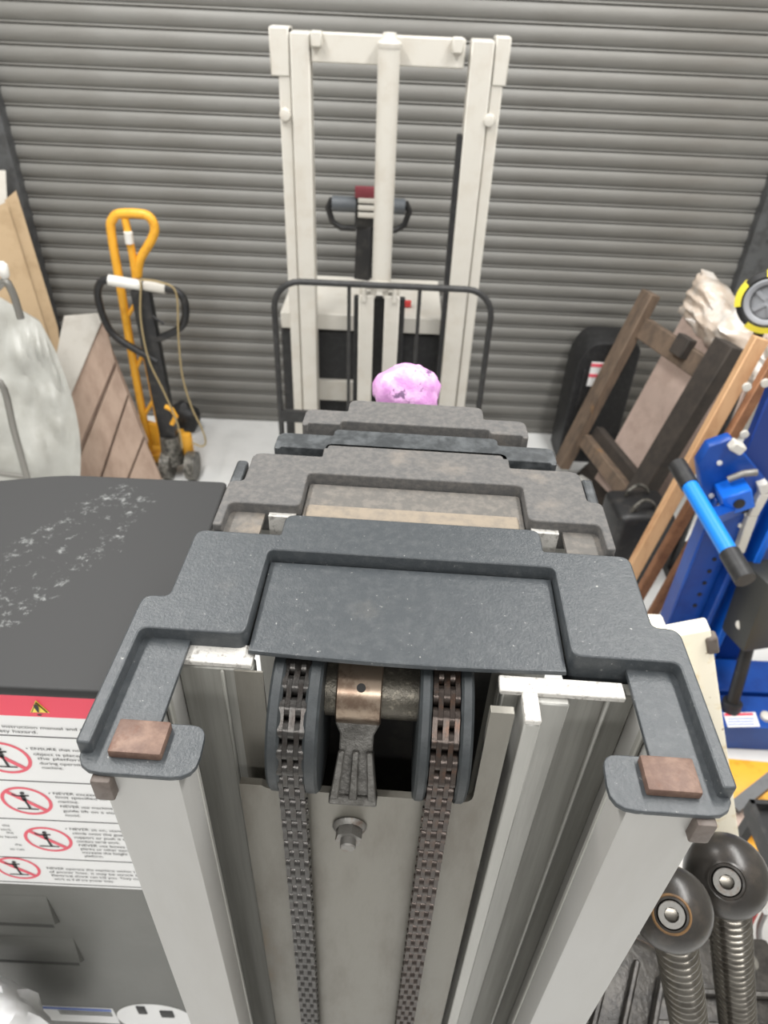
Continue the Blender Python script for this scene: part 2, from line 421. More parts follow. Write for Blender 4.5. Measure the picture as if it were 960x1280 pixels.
# box columns of the front section
ZC = ZL-.0045
for sx in (-1, 1):
    prof = [(.1905, -.175, .0025), (.1395, -.175, .0025), (.1395, -.148, .001), (.168, -.148, .001), (.168, -.04, .001), (.1905, -.04, .002)]
    MB().prism([(sx*x, y) for x, y in rpoly(prof, .002, 2)], .26, ZC, M).build('column', post_m, lift)
# web of the front section with its ribs, grooves and T rib
def vbar(name, m, x0, x1, v0, v1, z1=ZC-.006, z0=.26, bev=.0012, parent=lift):
    return MB().prism([(x0, v0), (x1, v0), (x1, v1), (x0, v1)], z0, z1, M).bevel(bev, 1).build(name, m, parent)
vbar('web', alushade_m, -.168, -.112, -.082, -.070)
vbar('web', alushade_m, .072, .168, -.082, -.070)
ZE = ZL-.004
def endcap(x0, x1, v0, v1): MB().prism([(x0, v0), (x1, v0), (x1, v1), (x0, v1)], ZC-.006, ZE-.0015, M).bevel(.0008, 1).build('sawn_end', aluend_m, lift)
endcap(-.164, -.113, -.081, -.062)
endcap(.068, .158, -.0885, -.074); endcap(.0835, .095, -.113, -.0885)
vbar('rib', alu_m, -.147, -.1395, -.1475, -.142); vbar('rib', alu_m, .1395, .147, -.1475, -.142)
vbar('rib', alushade_m, -.168, -.164, -.115, -.108); vbar('rib', alushade_m, .164, .168, -.115, -.108)
vbar('rib', alushade_m, -.136, -.133, -.085, -.082); vbar('rib', alu_m, .146, .149, -.087, -.082)
vbar('rib', plate_m, -.126, -.1045, -.0832, -.0815, bev=.0003)
vbar('tee_rib', alu_m, .0835, .095, -.113, -.082)
vbar('rib', alu_m, .095, .118, -.094, -.082)
# steel plate with a cut-out for the sheaves, in front of the web
PV = -.108
zc = ony(450, 995, M(0, PV, 0).y).z
pl = MB().prism(rpoly([(-.126, zc+.004, .001), (-.126, .28, .001), (.077, .28, .001), (.077, 1.791, .001), (.060, 1.791, .001), (.060, zc, .010), (-.104, zc, .006), (-.108, zc+.004, .001)]), PV, PV+.006, lambda u, z, v: M(u, v, z))
pl.build('mast_plate', plate_m, lift)
MB().prism([(-.1, -.04), (.07, -.04), (.07, -.03), (-.1, -.03)], 1.2, 1.78, M).build('shade_backing', dark_m, lift)  # dark sheet standing in for the shade behind the sheaves
# sheaves
SV, SZ, RC, RF = -.066, 1.724, .054, .0625
for nm, f0, f1, c0, c1 in (('sheave', -.0985, -.0885, -.0715, -.0605), ('sheave', .0115, .0205, .0415, .0510)):
    s = MB()
    for a, b in ((f0, f1), (c0, c1)):
        o = M(a, SV, SZ); ax = (M(b, SV, SZ)-o); L = ax.length
        s.lathe([(0, 0), (RF-.002, 0), (RF, .002), (RF, L-.002), (RF-.002, L), (0, L)], o, ax, 56)
    o = M(f1, SV, SZ); ax = M(c0, SV, SZ)-o
    s.lathe([(RC-.012, 0), (RC-.012, ax.length)], o, ax, 40)
    s.build(nm, sheave_m, lift)
# axle, bush, bracket
o = M(-.06, SV, SZ); MB().lathe([(0, 0), (.0225, 0), (.0225, .072), (0, .072)], o+Vector((0, .008, .021)), M(.02, SV, SZ)-o, 32).build('axle', axle_m, lift)
BV, BZ, BR = -.058, 1.745, .0275
o = M(-.0515, BV, BZ); bs = MB().lathe([(0, 0), (BR-.001, 0), (BR, .001), (BR, .034), (BR-.001, .035), (0, .035)], o, M(.02, BV, BZ)-o, 40).build('bush', bush_m, lift)
d = Vector((0, -.62, .78)); o = M(-.033, BV, BZ)+d*(BR-.0005)
MB().lathe([(0, .0), (.0035, 0), (.0035, .001), (0, .001)], o, d, 14).build('oil_hole', dark_m, bs)
BT = Vector((BV-.018, BZ-.012)); BB = Vector((PV-.006, zc+.002)); bd = BB-BT; bn = Vector((bd.y, -bd.x)).normalized()
if bn.x > 0: bn = -bn
def F(u, t, h): q = BT+bd*t+bn*h; return M(u, q.x, q.y)
br = MB().prism([(-.052, -.05), (-.017, -.05), (-.017, .10), (-.021, .22), (-.021, .42), (-.016, 1.0), (-.053, 1.0), (-.048, .42), (-.048, .22), (-.052, .10)], -.016, 0, F)
bk = br.bevel(.0015, 2).build('sheave_bracket', cast_m, lift)
for ut, ub in ((-.0455, -.0495), (-.0345, -.0345), (-.0235, -.0195)):
    MB().prism([(ut-.0026, .40), (ub-.0034, .97), (ub+.0034, .97), (ut+.0026, .40)], -.002, .0055, F).bevel(.001, 1).build('bracket_rib', cast_m, bk)
MB().prism([(-.0535, .93), (-.0155, .93), (-.0155, 1.04), (-.0535, 1.04)], -.012, .0045, F).bevel(.0012, 1).build('bracket_foot', cast_m, bk)
# bolt with flanged hexagon nut
b0 = ony(437, 1036, M(0, PV, 0).y); bu, bv, bz = Minv(b0); bz += .004
nt_ = MB().lathe([(0, 0), (.0135, 0), (.0145, .0015), (.0135, .003), (.011, .005)], M(bu, PV, bz), (0, -1, 0), 24)
hexp = [(bu+.0115*math.cos(math.pi/3*k+.3), bz+.0115*math.sin(math.pi/3*k+.3)) for k in range(6)]
nt_.prism(hexp, PV-.013, PV-.003, lambda u, z, v: M(u, v, z))
nut = nt_.build('flange_nut', nut_m, lift)
MB().lathe([(0, 0), (.0065, 0), (.0065, .006), (.0055, .007), (0, .007)], M(bu, PV-.013, bz), (0, -1, 0), 16).build('bolt_end', nut_m, nut)
# chains
LP = .0155
def link_mesh(kind, m):
    mb = MB()
    def plate(x0, x1, r, half):
        pr = []
        for k in range(9):
            a = -math.pi/2+math.pi*k/8; pr.append((half+r*math.cos(a), r*math.sin(a)))
        pr.append((0, r*.72))
        for k in range(9):
            a = math.pi/2+math.pi*k/8; pr.append((-half+r*math.cos(a), r*math.sin(a)))
        pr.append((0, -r*.72))
        mb.prism(pr, x0, x1, lambda a, b, h: Vector((h, b, a)))
    if kind == 0:
        for x, w_ in ((-.0098, .0036), (-.0022, .0044), (.0062, .0036)): plate(x, x+w_, .0075, LP/2)
        for z in (-LP/2, LP/2): mb.lathe([(0, -.0108), (.0022, -.0108), (.0026, -.0103), (.0026, .0103), (.0022, .0108), (0, .0108)], (0, 0, z), (1, 0, 0), 10)
    else:
        for x in (-.0060, .0024): plate(x, x+.0036, .0075, LP/2)
    return mb.mesh('link', m)
CV = SV-RC
for uc, m in ((-.080, chain_m), (.0310, chainrust_m)):
    ch = MB().tube([M(uc, SV, SZ+RC-.004), M(uc, SV-.004, SZ+RC-.004)], .002, 6).build('chain', m, lift)
    ml = [link_mesh(0, m), link_mesh(1, m)]
    i = 0; s_ = 0.0
    arc = RC*math.pi*.62
    while True:
        if s_ < arc:
            a = math.pi*.62-s_/RC       # angle from the front horizontal, over the top
            v = SV-RC*math.cos(a); z = SZ+RC*math.sin(a); tilt = a
        else:
            v = CV; z = SZ-(s_-arc); tilt = 0
        if z < .75: break
        o = bpy.data.objects.new('link', ml[i % 2]); C.objects.link(o); o.parent = ch
        o.location = M(uc, v, z)-ORIG[lift.name]; o.rotation_euler = (-tilt, 0, YAW)
        i += 1; s_ += LP
# second, third and fourth sections
def section(a_out, rim, sh, hood, yrim, ystep, yback, yhood, yfront, panel, ylip, cm, pm, zt=ZT, du=0.0, armfront=None, arms=True):
    R = cap_raised(a_out, rim, sh, hood, yrim, ystep, yback, yhood, yfront, panel, ylip)
    R = [(x+du, y) for x, y in R]
    zl = zt-.011
    c = raised(R, zl-.02, zt, .004, cm, 'cap', lift)
    bevel_top(MB().prism(rpoly([(du-panel+.001, yrim+.004), (du+panel-.001, yrim+.004), (du+panel-.001, ylip-.002), (du-panel+.001, ylip-.002)], .004), zl-.004, zl, M), zl, .0012, 1).build('panel', pm, c)
    if arms:
        for sx in (-1, 1):
            x0, x1 = sorted((du+sx*(a_out-.001), du+sx*(a_out-.040)))
            MB().prism([(x0, yrim+.003), (x1, yrim+.003), (x1, yfront+.01), (x0, yfront+.01)], zl-.004, zl, M).build('arm', pm, c)
            x0, x1 = sorted((du+sx*(a_out-.044), du+sx*(panel+.004)))
            MB().prism([(x0, yfront-.006), (x1, yfront-.006), (x1, yfront+.01), (x0, yfront+.01)], zl-.03, zl+.0015, M).build('sawn_end', aluend_m, lift)
            MB().prism([(x0, yfront-.0045), (x1, yfront-.0045), (x1, yfront+.008), (x0, yfront+.008)], .26, zl-.031, M).build('web', alu_m, lift)
    xo = min(a_out-.015, sh-.004)
    MB().prism([(du-xo, yfront+.012), (du+xo, yfront+.012), (du+xo, yback-.004), (du-xo, yback-.004)], .26, zl-.021, M).build('column', alu_m, lift)
    return c
dy = -.42
section(.176, .008, .1625, .094, .478+dy, .546+dy, .596+dy, .622+dy, .512+dy, .1035, .566+dy, capdust_m, paneldust_m, du=.001)
section(.1435, .006, .1435, .086, .606+dy, .612+dy, .637+dy, .650+dy, .610+dy, .088, .616+dy, capdark_m, capdark_m, du=.000, arms=False)
section(.121, .006, .121, .075, .655+dy, .66+dy, .690+dy, .716+dy, .660+dy, .080, .668+dy, capdust_m, paneldust_m, du=-.001, arms=False)
MB().prism([(-.098, .500+dy), (.098, .500+dy), (.098, .527+dy), (-.098, .527+dy)], ZL-.004, ZL+.0035, M).bevel(.002, 1).build('dust_ledge', mat('sandy_dust', (134, 123, 108), .85, 0, (116, 108, 98), 60, .4, .7), lift)
# ears of the third cap standing outside the second cap
for sx, y0, y1 in ((-1, .552, .592), (1, .548, .595)):
    x0, x1 = sorted((sx*.1665, sx*.178))
    bevel_top(MB().prism(rpoly([(x0, y0+dy), (x1, y0+dy), (x1, y1+dy), (x0, y1+dy)], .004), ZL-.03, ZL+.004, M), ZL+.004, .003).build('cap_ear', capdark_m, lift)
# rear ledge and base of the lift
MB().prism([(-.07, .29), (.07, .29), (.07, .42), (-.07, .42)], 1.66, 1.70, M).prism([(-.05, .29), (.05, .29), (.05, .34), (-.05, .34)], .26, 1.67, M).build('rear_post', bmetal_m, lift)
MB().prism([(-.23, -.2), (.23, -.2), (.23, .42), (-.23, .42)], 0, .26, M).bevel(.01).build('base', bmetal_m, lift)
p = onz(508, 494, 1.74)
single(MB().blob((p.x, p.y+.01, 1.738), (.045, .034, .038), .14, 2.0, 3, 40, 24, squash=-.038), 'plastic_bag', pink_m, 'crumpled pink plastic bag lying behind the top of the lift mast', 'bag')

# ------------------------------------------------------------------ grey machine beside the mast
ZB = 1.6
YF = onz(60, 862, ZB).y
xr = onz(283, 605, ZB).x; xl = -1.02
yb = onz(150, 596, ZB).y
BOXLOC = Vector(((xr+xl)/2, YF+.15, 0))
mach = thing('machine_cabinet', BOXLOC, 'grey cabinet with black lid and red-headed safety sticker beside the mast', 'machine')
MB().box(((xr+xl)/2-.003, (YF+yb)/2+.004, (ZB-.015+.07)/2), (xr-xl-.012, yb-YF-.012, ZB-.015-.07)).bevel(.006).build('body', boxgrey_m, mach)
MB().box(((xr+xl)/2, (YF+yb)/2, .04), (xr-xl-.06, yb-YF-.06, .08)).build('plinth', bmetal_m, mach)
xc = onz(82, 592, ZB).x; xd = onz(0, 601, ZB)
poly = rpoly([(xr, YF, .004), (xr, yb, .008), (xc, yb, .03), (xl, yb-.14, .01), (xl, YF, .004)], .006)
bevel_top(MB().prism(poly, ZB-.009, ZB), ZB, .003).build('lid', lid_material(), mach)
MB().prism([(x, y) for x, y in rpoly([(xr-.004, YF+.002), (xr-.004, yb-.01), (xc, yb-.01), (xl+.01, yb-.15), (xl+.01, YF+.002)], .004)], ZB-.0145, ZB-.0092).build('lid_flange', black_m, mach)
FY = YF+.010-.0002          # front face
def fp(x, y): return ony(x, y, FY)
zt_ = fp(60, 869).z; zb_ = fp(90, 1107).z; xs0 = -.62; xs1 = fp(185, 1112).x+.02
zr_ = fp(60, 895).z
sticker = MB().box(((xs0+xs1)/2, FY-.0006, (zt_+zb_)/2), (xs1-xs0, .0012, zt_-zb_)).build('safety_sticker', paper_m, mach)
def rect(m, name, parent, x0, x1, z0, z1, y=None):
    y = (FY-.0016) if y is None else y
    return MB().slab([(x0, y, z0), (x1, y, z0), (x1, y, z1), (x0, y, z1)], (0, -1, 0), .0003).build(name, m, parent)
rect(redink_m, 'red_band', sticker, xs0, xs1, zr_, zt_)
for a, b in (((0, 917), (95, 922)), ((0, 973.5), (120, 979)), ((0, 1020.5), (150, 1029)), ((0, 1069), (160, 1077)), ((0, 1100), (170, 1108))):
    z = (fp(*a).z+fp(*b).z)/2; rect(ink_m, 'rule', sticker, xs0+.01, xs1-.008, z-.0008, z+.0008)
# warning triangle
tri = [fp(39, 888.5), fp(63, 889), fp(45.5, 873.5)]
TY = FY-.0022
def flat(pts, m, name, parent, y): return MB().slab([(p.x, y, p.z) for p in pts], (0, -1, 0), .0003).build(name, m, parent)
cx_ = sum((p for p in tri), Vector())/3
flat(tri, yelink_m, 'warning_triangle', sticker, TY)
in1 = [cx_+(p-cx_)*.86 for p in tri]; in2 = [cx_+(p-cx_)*.72 for p in tri]
flat(in1, ink_m, 'triangle_border', sticker, TY-.0006); flat(in2, yelink_m, 'triangle_field', sticker, TY-.0012)
text('!', sticker, ink_m, (cx_.x-.0025, TY-.0018, cx_.z-.009), .005, .020)
def line(body, x0, x1, y, hpx, m=None):
    a = fp(x0, y); b = fp(x1, y); h = (fp(x0, y-hpx).z-a.z)
    text(body, sticker, m or ink_m, (a.x, FY-.0016, a.z), b.x-a.x, h*.72)
line('this instruction manual and a', -14, 103, 906.5, 5)
line('safety hazard.', -11, 47, 912.5, 5)
for body, x0, x1, y, h in (
    ('• ENSURE that no', 34, 100, 935, 4.5), ('object is placed', 43, 104, 942, 4.5), ('the platform', 48, 106, 947.5, 4.5), ('during operation of', 51, 120, 953.5, 4.5), ('machine.', 54, 80, 959, 4.5),
    ('• NEVER exceed the', 62, 134, 991, 4.2), ('limit specified for', 71, 136, 996, 4.2), ('machine.', 74, 99, 1001.5, 4.2), ('NEVER use machine to', 77, 150, 1007.5, 4.2), ('guide lift on a slope', 80, 152, 1013, 4.2), ('moved.', 83, 101, 1018.5, 4.2),
    ('• NEVER sit on, stand or', 83, 164, 1035.5, 4), ('climb onto the guard', 92, 160, 1041, 4), ('support or push it to', 94, 160, 1046, 4), ('conduct aerial work.', 97, 150, 1051, 4), ('NEVER use boxes or', 100, 166, 1056, 4), ('planks or other items to', 102, 172, 1060.5, 4), ('increase the height of', 104, 168, 1065, 4), ('platform.', 107, 130, 1069.5, 4),
    ('NEVER operate the machine within 1 m', 60, 176, 1084.5, 3.6), ('of power lines, it may be struck by', 63, 176, 1089, 3.6), ('Electrical shock can kill you. They must', 66, 180, 1093.5, 3.6), ('work as if all are power lines.', 69, 142, 1098, 3.6),
    ('the', 4, 13, 1031, 3.6), ('work', 2, 15, 1036, 3.6), ('the', 9, 18, 1040, 3.6), ('is level', 1, 22, 1045, 3.6), ('the', 20, 28, 1055, 3.6), ('to run', 14, 31, 1060.5, 3.6)):
    line(body, x0, x1, y, h)
def ban(cx, cy, w_px):
    c = fp(cx, cy); a = fp(cx-w_px/2, cy).x; b = fp(cx+w_px/2, cy).x; R = (b-a)/2
    mb = MB(); N = 40; y = FY-.0016
    vi = [[mb.bm.verts.new((c.x+r*math.cos(2*math.pi*k/N), y-h, c.z+r*math.sin(2*math.pi*k/N))) for k in range(N)] for r, h in ((R, 0), (R*.86, 0))]
    for k in range(N): mb.face([vi[0][k], vi[0][(k+1) % N], vi[1][(k+1) % N], vi[1][k]])
    q = math.sqrt(.5)*R*.9; t = R*.07
    mb.slab([(c.x-q-t, y-.0003, c.z+q-t), (c.x+q-t, y-.0003, c.z-q-t), (c.x+q+t, y-.0003, c.z-q+t), (c.x-q+t, y-.0003, c.z+q+t)], (0, -1, 0), .0002)
    pr = mb.build('prohibition_ring', pinkred_m, sticker, False)
    f = MB(); yy = y-.0006
    def st(x0, z0, x1, z1, w_):
        p0 = Vector((c.x+x0*R, yy, c.z+z0*R)); p1 = Vector((c.x+x1*R, yy, c.z+z1*R)); dd = (p1-p0).normalized(); nn = Vector((dd.z, 0, -dd.x))*w_*R
        f.slab([p0-nn, p1-nn, p1+nn, p0+nn], (0, -1, 0), .0002)
    st(-.5, -.55, .35, -.55, .03); st(.02, -.55, -.05, .2, .045); st(-.05, .05, -.05, .45, .085); st(-.3, .38, .2, .42, .035); st(-.3, .38, -.45, .5, .04)
    rr = .09*R; hc = (c.x-.02*R, c.z+.58*R)
    f.prism([(hc[0]+rr*math.cos(2*math.pi*k/12), hc[1]+rr*math.sin(2*math.pi*k/12)) for k in range(12)], yy, yy+.0002, lambda u, v, h: Vector((u, h, v)))
    f.build('pictogram', ink_m, sticker, False)
ban(6, 946, 66); ban(34, 1000, 62); ban(61, 1048, 58); ban(23, 1084, 54)
# louvre pressings
for (tl, tr, br_, bl) in (((-30, 1115), (59, 1123), (77, 1154), (-10, 1147)), ((-20, 1165), (93, 1176), (107, 1202), (0, 1193))):
    a = fp(*tl); b = fp(*tr); c_ = fp(*br_); e = fp(*bl)
    zt2 = (a.z+b.z)/2; zb2 = (c_.z+e.z)/2; x1 = b.x; x0 = x1-.26
    lv = MB()
    P = [(x0, FY, zt2), (x1, FY, zt2), (x1, FY-.010, zb2+.016), (x0, FY-.010, zb2+.016), (x0, FY-.001, zb2), (x1, FY-.001, zb2)]
    v = [lv.bm.verts.new(p) for p in P]; v2 = [lv.bm.verts.new((p[0], FY+.003, p[2])) for p in P]
    lv.face([v[0], v[1], v[2], v[3]]); lv.face([v[3], v[2], v[5], v[4]]); lv.face([v[1], v[5], v[2]]); lv.face([v[0], v[3], v[4]])
    lv.build('louvre', boxgrey_m, mach)
    rect(mat('louvre_painted_shadow', (58, 58, 55), .6), 'louvre_shade_strip', mach, x0+.004, x1-.003, zb2+.004, zb2+.0145, FY-.0102)  # shadow at the louvre's lower edge, painted as a dark strip
# rating label and round decal low on the face
a = fp(45, 1255); b = fp(133, 1261); c_ = fp(143, 1276)
rl = rect(paper_m, 'rating_label', mach, a.x, b.x+.012, c_.z-.012, (a.z+b.z)/2, FY-.0006)
rect(blueink_m, 'blue_band', rl, a.x+.004, b.x+.008, (a.z+b.z)/2-.014, (a.z+b.z)/2-.004, FY-.0014)
for k in range(4): rect(boxgrey_m, 'print_line', rl, a.x+.035, b.x+.006, a.z-.024-k*.006, a.z-.022-k*.006, FY-.0014)
N = 40; DR = (fp(237, 1268).x-fp(140, 1268).x)/2; p = fp(188, 1255); p.z -= DR
rd = MB().prism([(p.x+DR*math.cos(2*math.pi*k/N), p.z+DR*math.sin(2*math.pi*k/N)) for k in range(N)], FY-.0012, FY-.0002, lambda u, v, h: Vector((u, h, v))).build('round_decal', paper_m, mach)
for qx, qy, w_, h_ in ((176, 1258, .016, .034), (208, 1263, .024, .03)):
    q = fp(qx, qy); q.y = FY
    MB().box((q.x, FY-.002, q.z-.012), (w_, .003, h_)).bevel(.001).build('decal_mark', black_m, rd)
# white bag bottom left
p = ony(2, 1262, .40)
bag = MB(); bag.blob((p.x-.01, .355, p.z-.02), (.115, .062, .23), .16, 3.0, 5, 40, 26)
single(bag, 'paper_sack', cloth_m, 'crumpled white sack standing on a stool by the grey cabinet', 'sack')
bb = bpy.data.objects['paper_sack']; zbag = bb.location.z
st = thing('stool', (p.x-.03, .355, 0), 'small dark stool carrying the white sack', 'stool')
MB().lathe([(0, zbag-.001), (.08, zbag-.001), (.08, zbag-.02), (0, zbag-.02)], (p.x-.03, .355, 0), (0, 0, 1), 28).build('seat', bmetal_m, st)
for k in range(4):
    a_ = math.pi/4+k*math.pi/2
    MB().tube([(p.x-.03+.06*math.cos(a_), .355+.06*math.sin(a_)*.8, zbag-.02), (p.x-.03+.07*math.cos(a_), .355+.07*math.sin(a_)*.8, 0)], .008, 8).build('leg', bmetal_m, st)

# ------------------------------------------------------------------ cream pallet stacker behind
KY = 2.85
def k(x, y, dy_=0): return ony(x, y, KY+dy_)
ctr = (k(345, 300).x+k(625, 300).x)/2
stk = thing('pallet_stacker', (ctr, KY, 0), 'cream pallet stacker with tall twin mast in front of the roller shutter', 'stacker')
def vslab(name, m, pa, pb, z0, z1, y0, y1, parent=stk, bev=.004):
    x0, x1 = sorted((pa, pb))
    return MB().box(((x0+x1)/2, (y0+y1)/2, (z0+z1)/2), (x1-x0, y1-y0, z1-z0)).bevel(bev, 1).build(name, m, parent)
ztop = k(345, 33).z
for s_ in (-1, 1):
    if s_ < 0: xo, xm, xi = k(352, 180).x, k(366, 180).x, k(390, 180).x
    else: xo, xm, xi = k(620, 180).x, k(606, 180).x, k(578, 180).x
    vslab('outer_upright', cream_m, xo, xm, .12, ztop-.002, KY+.0, KY+.10)
    vslab('inner_upright', cream_m, xm-s_*.004, xi, .06, ztop-.012, KY-.012, KY+.08)
    e = k(337, 60).x if s_ < 0 else k(637, 70).x
    vslab('top_ledge', cream_m, e, xm, k(345, 95).z, ztop, KY-.006, KY+.07)
    q = k(357, 143) if s_ < 0 else k(611, 150)
    MB().lathe([(0, 0), (.02, 0), (.022, .006), (.018, .02), (0, .024)], (q.x, KY+.0, q.z), (0, -1, 0), 20).build('roller_bolt', cream_m, stk)
    e0, e1 = (k(389, 50).x, k(403, 50).x) if s_ < 0 else (k(565, 55).x, k(579, 55).x)
    vslab('lug', cream_m, e0, e1, k(480, 62).z, k(480, 42).z, KY-.03, KY+.02)
vslab('crosshead', cream_m, k(388, 60).x, k(582, 60).x, k(480, 82).z, k(480, 44).z, KY+.0, KY+.05)
# lift cylinder
xc1 = k(487, 60); xc2 = k(481, 350)
MB().tube([(xc1.x, KY-.045, k(487, 350).z-.02), (xc1.x, KY-.045, k(487, 58).z)], .037, 24).build('lift_cylinder', cream_m, stk)
MB().lathe([(.037, 0), (.040, .006), (.040, .018), (.026, .03), (.022, .046), (0, .048)], (xc1.x, KY-.045, k(487, 60).z), (0, 0, 1), 24).build('cylinder_head', cream_m, stk)
zc1 = k(475, 352).z
xq = k(475, 360).x
for dx in (-.052, .052):
    vslab('cylinder_guide', cream_m, xq+dx-.030, xq+dx+.030, .1, zc1-.03, KY-.08, KY-.02)
    MB().lathe([(.012, 0), (.036, 0), (.036, .02), (.012, .02)], (xq+dx*.9, KY-.05, zc1-.02), (0, -1, 0), 24).build('chain_pulley', cream_m, stk)
MB().tube([(xq-.06, KY-.085, zc1-.05), (xq-.06, KY-.085, zc1), (xq-.035, KY-.085, zc1+.022), (xq+.035, KY-.085, zc1+.022), (xq+.06, KY-.085, zc1), (xq+.06, KY-.085, zc1-.05)], .009, 8).build('pulley_hoop', cream_m, stk)
vslab('mast_gap_shade', black_m, xq-.105, xq+.105, .1, zc1-.06, KY-.018, KY+.01)  # black slab painted in for the shade between the cylinder guides
# chassis behind the mast
cy = KY+.30
def kc(x, y): return ony(x, y, cy-.2)
vslab('battery_cover', black_m, kc(352, 430).x, kc(552, 430).x, .1, kc(450, 415).z, cy-.2, cy+.25, bev=.01)
vslab('cross_panel', cream_m, kc(352, 400).x, kc(552, 400).x, kc(450, 412).z, kc(450, 392).z, cy-.22, cy+.25)
vslab('cross_panel', cream_m, kc(372, 400).x, kc(552, 400).x, kc(450, 500).z, kc(450, 475).z, cy-.22, cy-.18)
MB().box((xq+.11, cy-.1, kc(450, 390).z+.008), (.05, .03, .02)).build('red_switch', redwire_m, stk)
for sx in (-1, 1):
    for yy in (cy+.12,): MB().tube([(ctr+sx*.3-.03, yy, .07), (ctr+sx*.3+.03, yy, .07)], .07, 20).build('wheel', black_m, stk)
    MB().box((ctr+sx*.40, KY-.38, .07), (.1, .9, .1)).bevel(.01).build('straddle_leg', cream_m, stk)
    MB().tube([(ctr+sx*.40-.03, KY-.7, .045), (ctr+sx*.40+.03, KY-.7, .045)], .045, 16).build('load_wheel', black_m, stk)
    MB().box((ctr+sx*.2, KY-.55, .16), (.12, .95, .045)).bevel(.008).build('fork', black_tube_m, stk)
# tiller
ty = KY+.62
t0 = ony(452, 400, ty); t1 = ony(458, 262, ty-.05)
til = MB().bar((t0.x, ty-.1, kc(450, 412).z-.1), (t1.x, ty-.05, t1.z), .075, .05).bevel(.008).build('tiller_arm', bmetal_m, stk)
def kt(x, y): return ony(x, y, ty-.06)
hd = kt(459, 262)
MB().box((hd.x, ty-.06, hd.z+.01), (.11, .06, .17)).bevel(.012).build('tiller_head', bmetal_m, stk)
MB().box((hd.x, ty-.095, kt(459, 238).z), (.11, .02, .05)).bevel(.006).build('red_button', mat('dull_red', (122, 52, 60), .5), stk)
for kk in range(3): MB().box((hd.x+.005, ty-.098, kt(459, 248+kk*9).z), (.09, .015, .022)).bevel(.004).build('tiller_button', cream_m, stk)
for sx in (-1, 1):
    a = hd.x+sx*.05; b = kt(410, 262).x if sx < 0 else kt(512, 258).x
    MB().tube([(a, ty-.06, hd.z+.02), (b-sx*.02, ty-.06, hd.z+.02)], .034, 16).build('grip', mat('grey_grip', (88, 92, 96), .4, .1), stk)
    MB().tube([(b-sx*.02, ty-.06, hd.z+.04), (b, ty-.06, hd.z), (b-sx*.02, ty-.06, hd.z-.06), (b-sx*.06, ty-.06, hd.z-.085), (a, ty-.06, hd.z-.085)], .014, 10).build('hand_guard', bmetal_m, stk)
# hose along the right upright
h0 = k(577, 170); h1 = k(556, 505)
MB().bar((k(579, 170).x-.011, KY+.02, h0.z), (k(579, 170).x-.011, KY+.02, .2), .05, .018).build('hose_cover', black_m, stk)
# load backrest on the carriage: black tube hoop with two thin uprights
bY = KY-.30
def kb(x, y): return ony(x, y, bY)
zt3 = kb(480, 357).z; xl3 = kb(344, 400).x; xr3 = kb(613, 400).x; r = .10
pts = [(xl3, bY, .12)]
for q in range(7):
    a = math.pi-q*math.pi/12; pts.append((xl3+r+r*math.cos(a), bY, zt3-r+r*math.sin(a)))
for q in range(7):
    a = math.pi/2-q*math.pi/12; pts.append((xr3-r+r*math.cos(a), bY, zt3-r+r*math.sin(a)))
pts.append((xr3, bY, .12))
MB().tube(pts, .0115, 10).build('load_backrest', black_tube_m, stk)
for px in (436, 521): 
    x = kb(px, 420).x; MB().tube([(x, bY, .12), (x, bY, zt3)], .007, 8).build('backrest_bar', black_tube_m, stk)
zz = kb(372, 520).z
MB().box(((xl3+xr3)/2, bY, zz), (xr3-xl3, .02, .05)).build('backrest_rail', black_tube_m, stk)
MB().box(((xl3+xr3)/2, bY+.1, .2), (xr3-xl3, .24, .12)).bevel(.01).build('fork_carriage', black_tube_m, stk)

# ------------------------------------------------------------------ left corner
# hand pallet truck with black handle
PY = 3.08
def kp(x, y, d_=0): return ony(x, y, PY+d_)
base = onz(227, 592, .0)
pt = thing('pallet_truck', (base.x, base.y, 0), 'hand pallet truck with black looped handle and taped grip', 'pallet truck')
a = Vector((base.x-.03, base.y, .16)); b = kp(176, 362)
MB().bar(a, b, .085, .05, (0, -1, 0)).bevel(.006).build('handle_shaft', bmetal_m, pt)
hp = [kp(*q) for q in ((196, 452), (150, 425), (133, 405), (123, 375), (124, 356), (140, 350), (205, 360), (222, 365), (231, 378), (231, 400), (222, 412), (195, 425))]
hp[0] = hp[0]; MB().tube(smooth_path(hp, 4), .017, 10).build('handle_loop', bmetal_m, pt)
MB().tube([kp(136, 350), kp(160, 354), kp(178, 357)], .024, 10).build('grip_tape', white_m, pt)
MB().tube([kp(180, 357), kp(207, 361)], .023, 10).build('grip_tape', cream_m, pt)
MB().tube([kp(190, 395, -.03), kp(205, 405, -.03)], .006, 8).build('release_lever', bmetal_m, pt)
g = MB().tube([(base.x-.03, base.y, .08), (base.x-.03, base.y, .24)], [.06, .05], 18).build('hydraulic_pump', gear_m, pt)
for dx in (-.055, .075):
    MB().tube([(base.x+dx-.025, base.y-.03, .076), (base.x+dx+.025, base.y-.03, .076)], .076, 24).build('steer_wheel', gear_m, pt)
MB().box((base.x+.03, base.y+.045, .16), (.08, .05, .14)).bevel(.02).build('fork_head', yellow_m, pt)
MB().tube([kp(207, 508, -.02), kp(215, 512, -.03), kp(220, 520, -.03), kp(215, 530, -.02)], .012, 8).build('foot_pedal', yellow_m, pt)
for dy_ in (0, .17): MB().box((base.x-.16, base.y+.11+dy_, .05), (.20, .12, .05)).bevel(.01).build('fork', yellow_m, pt)
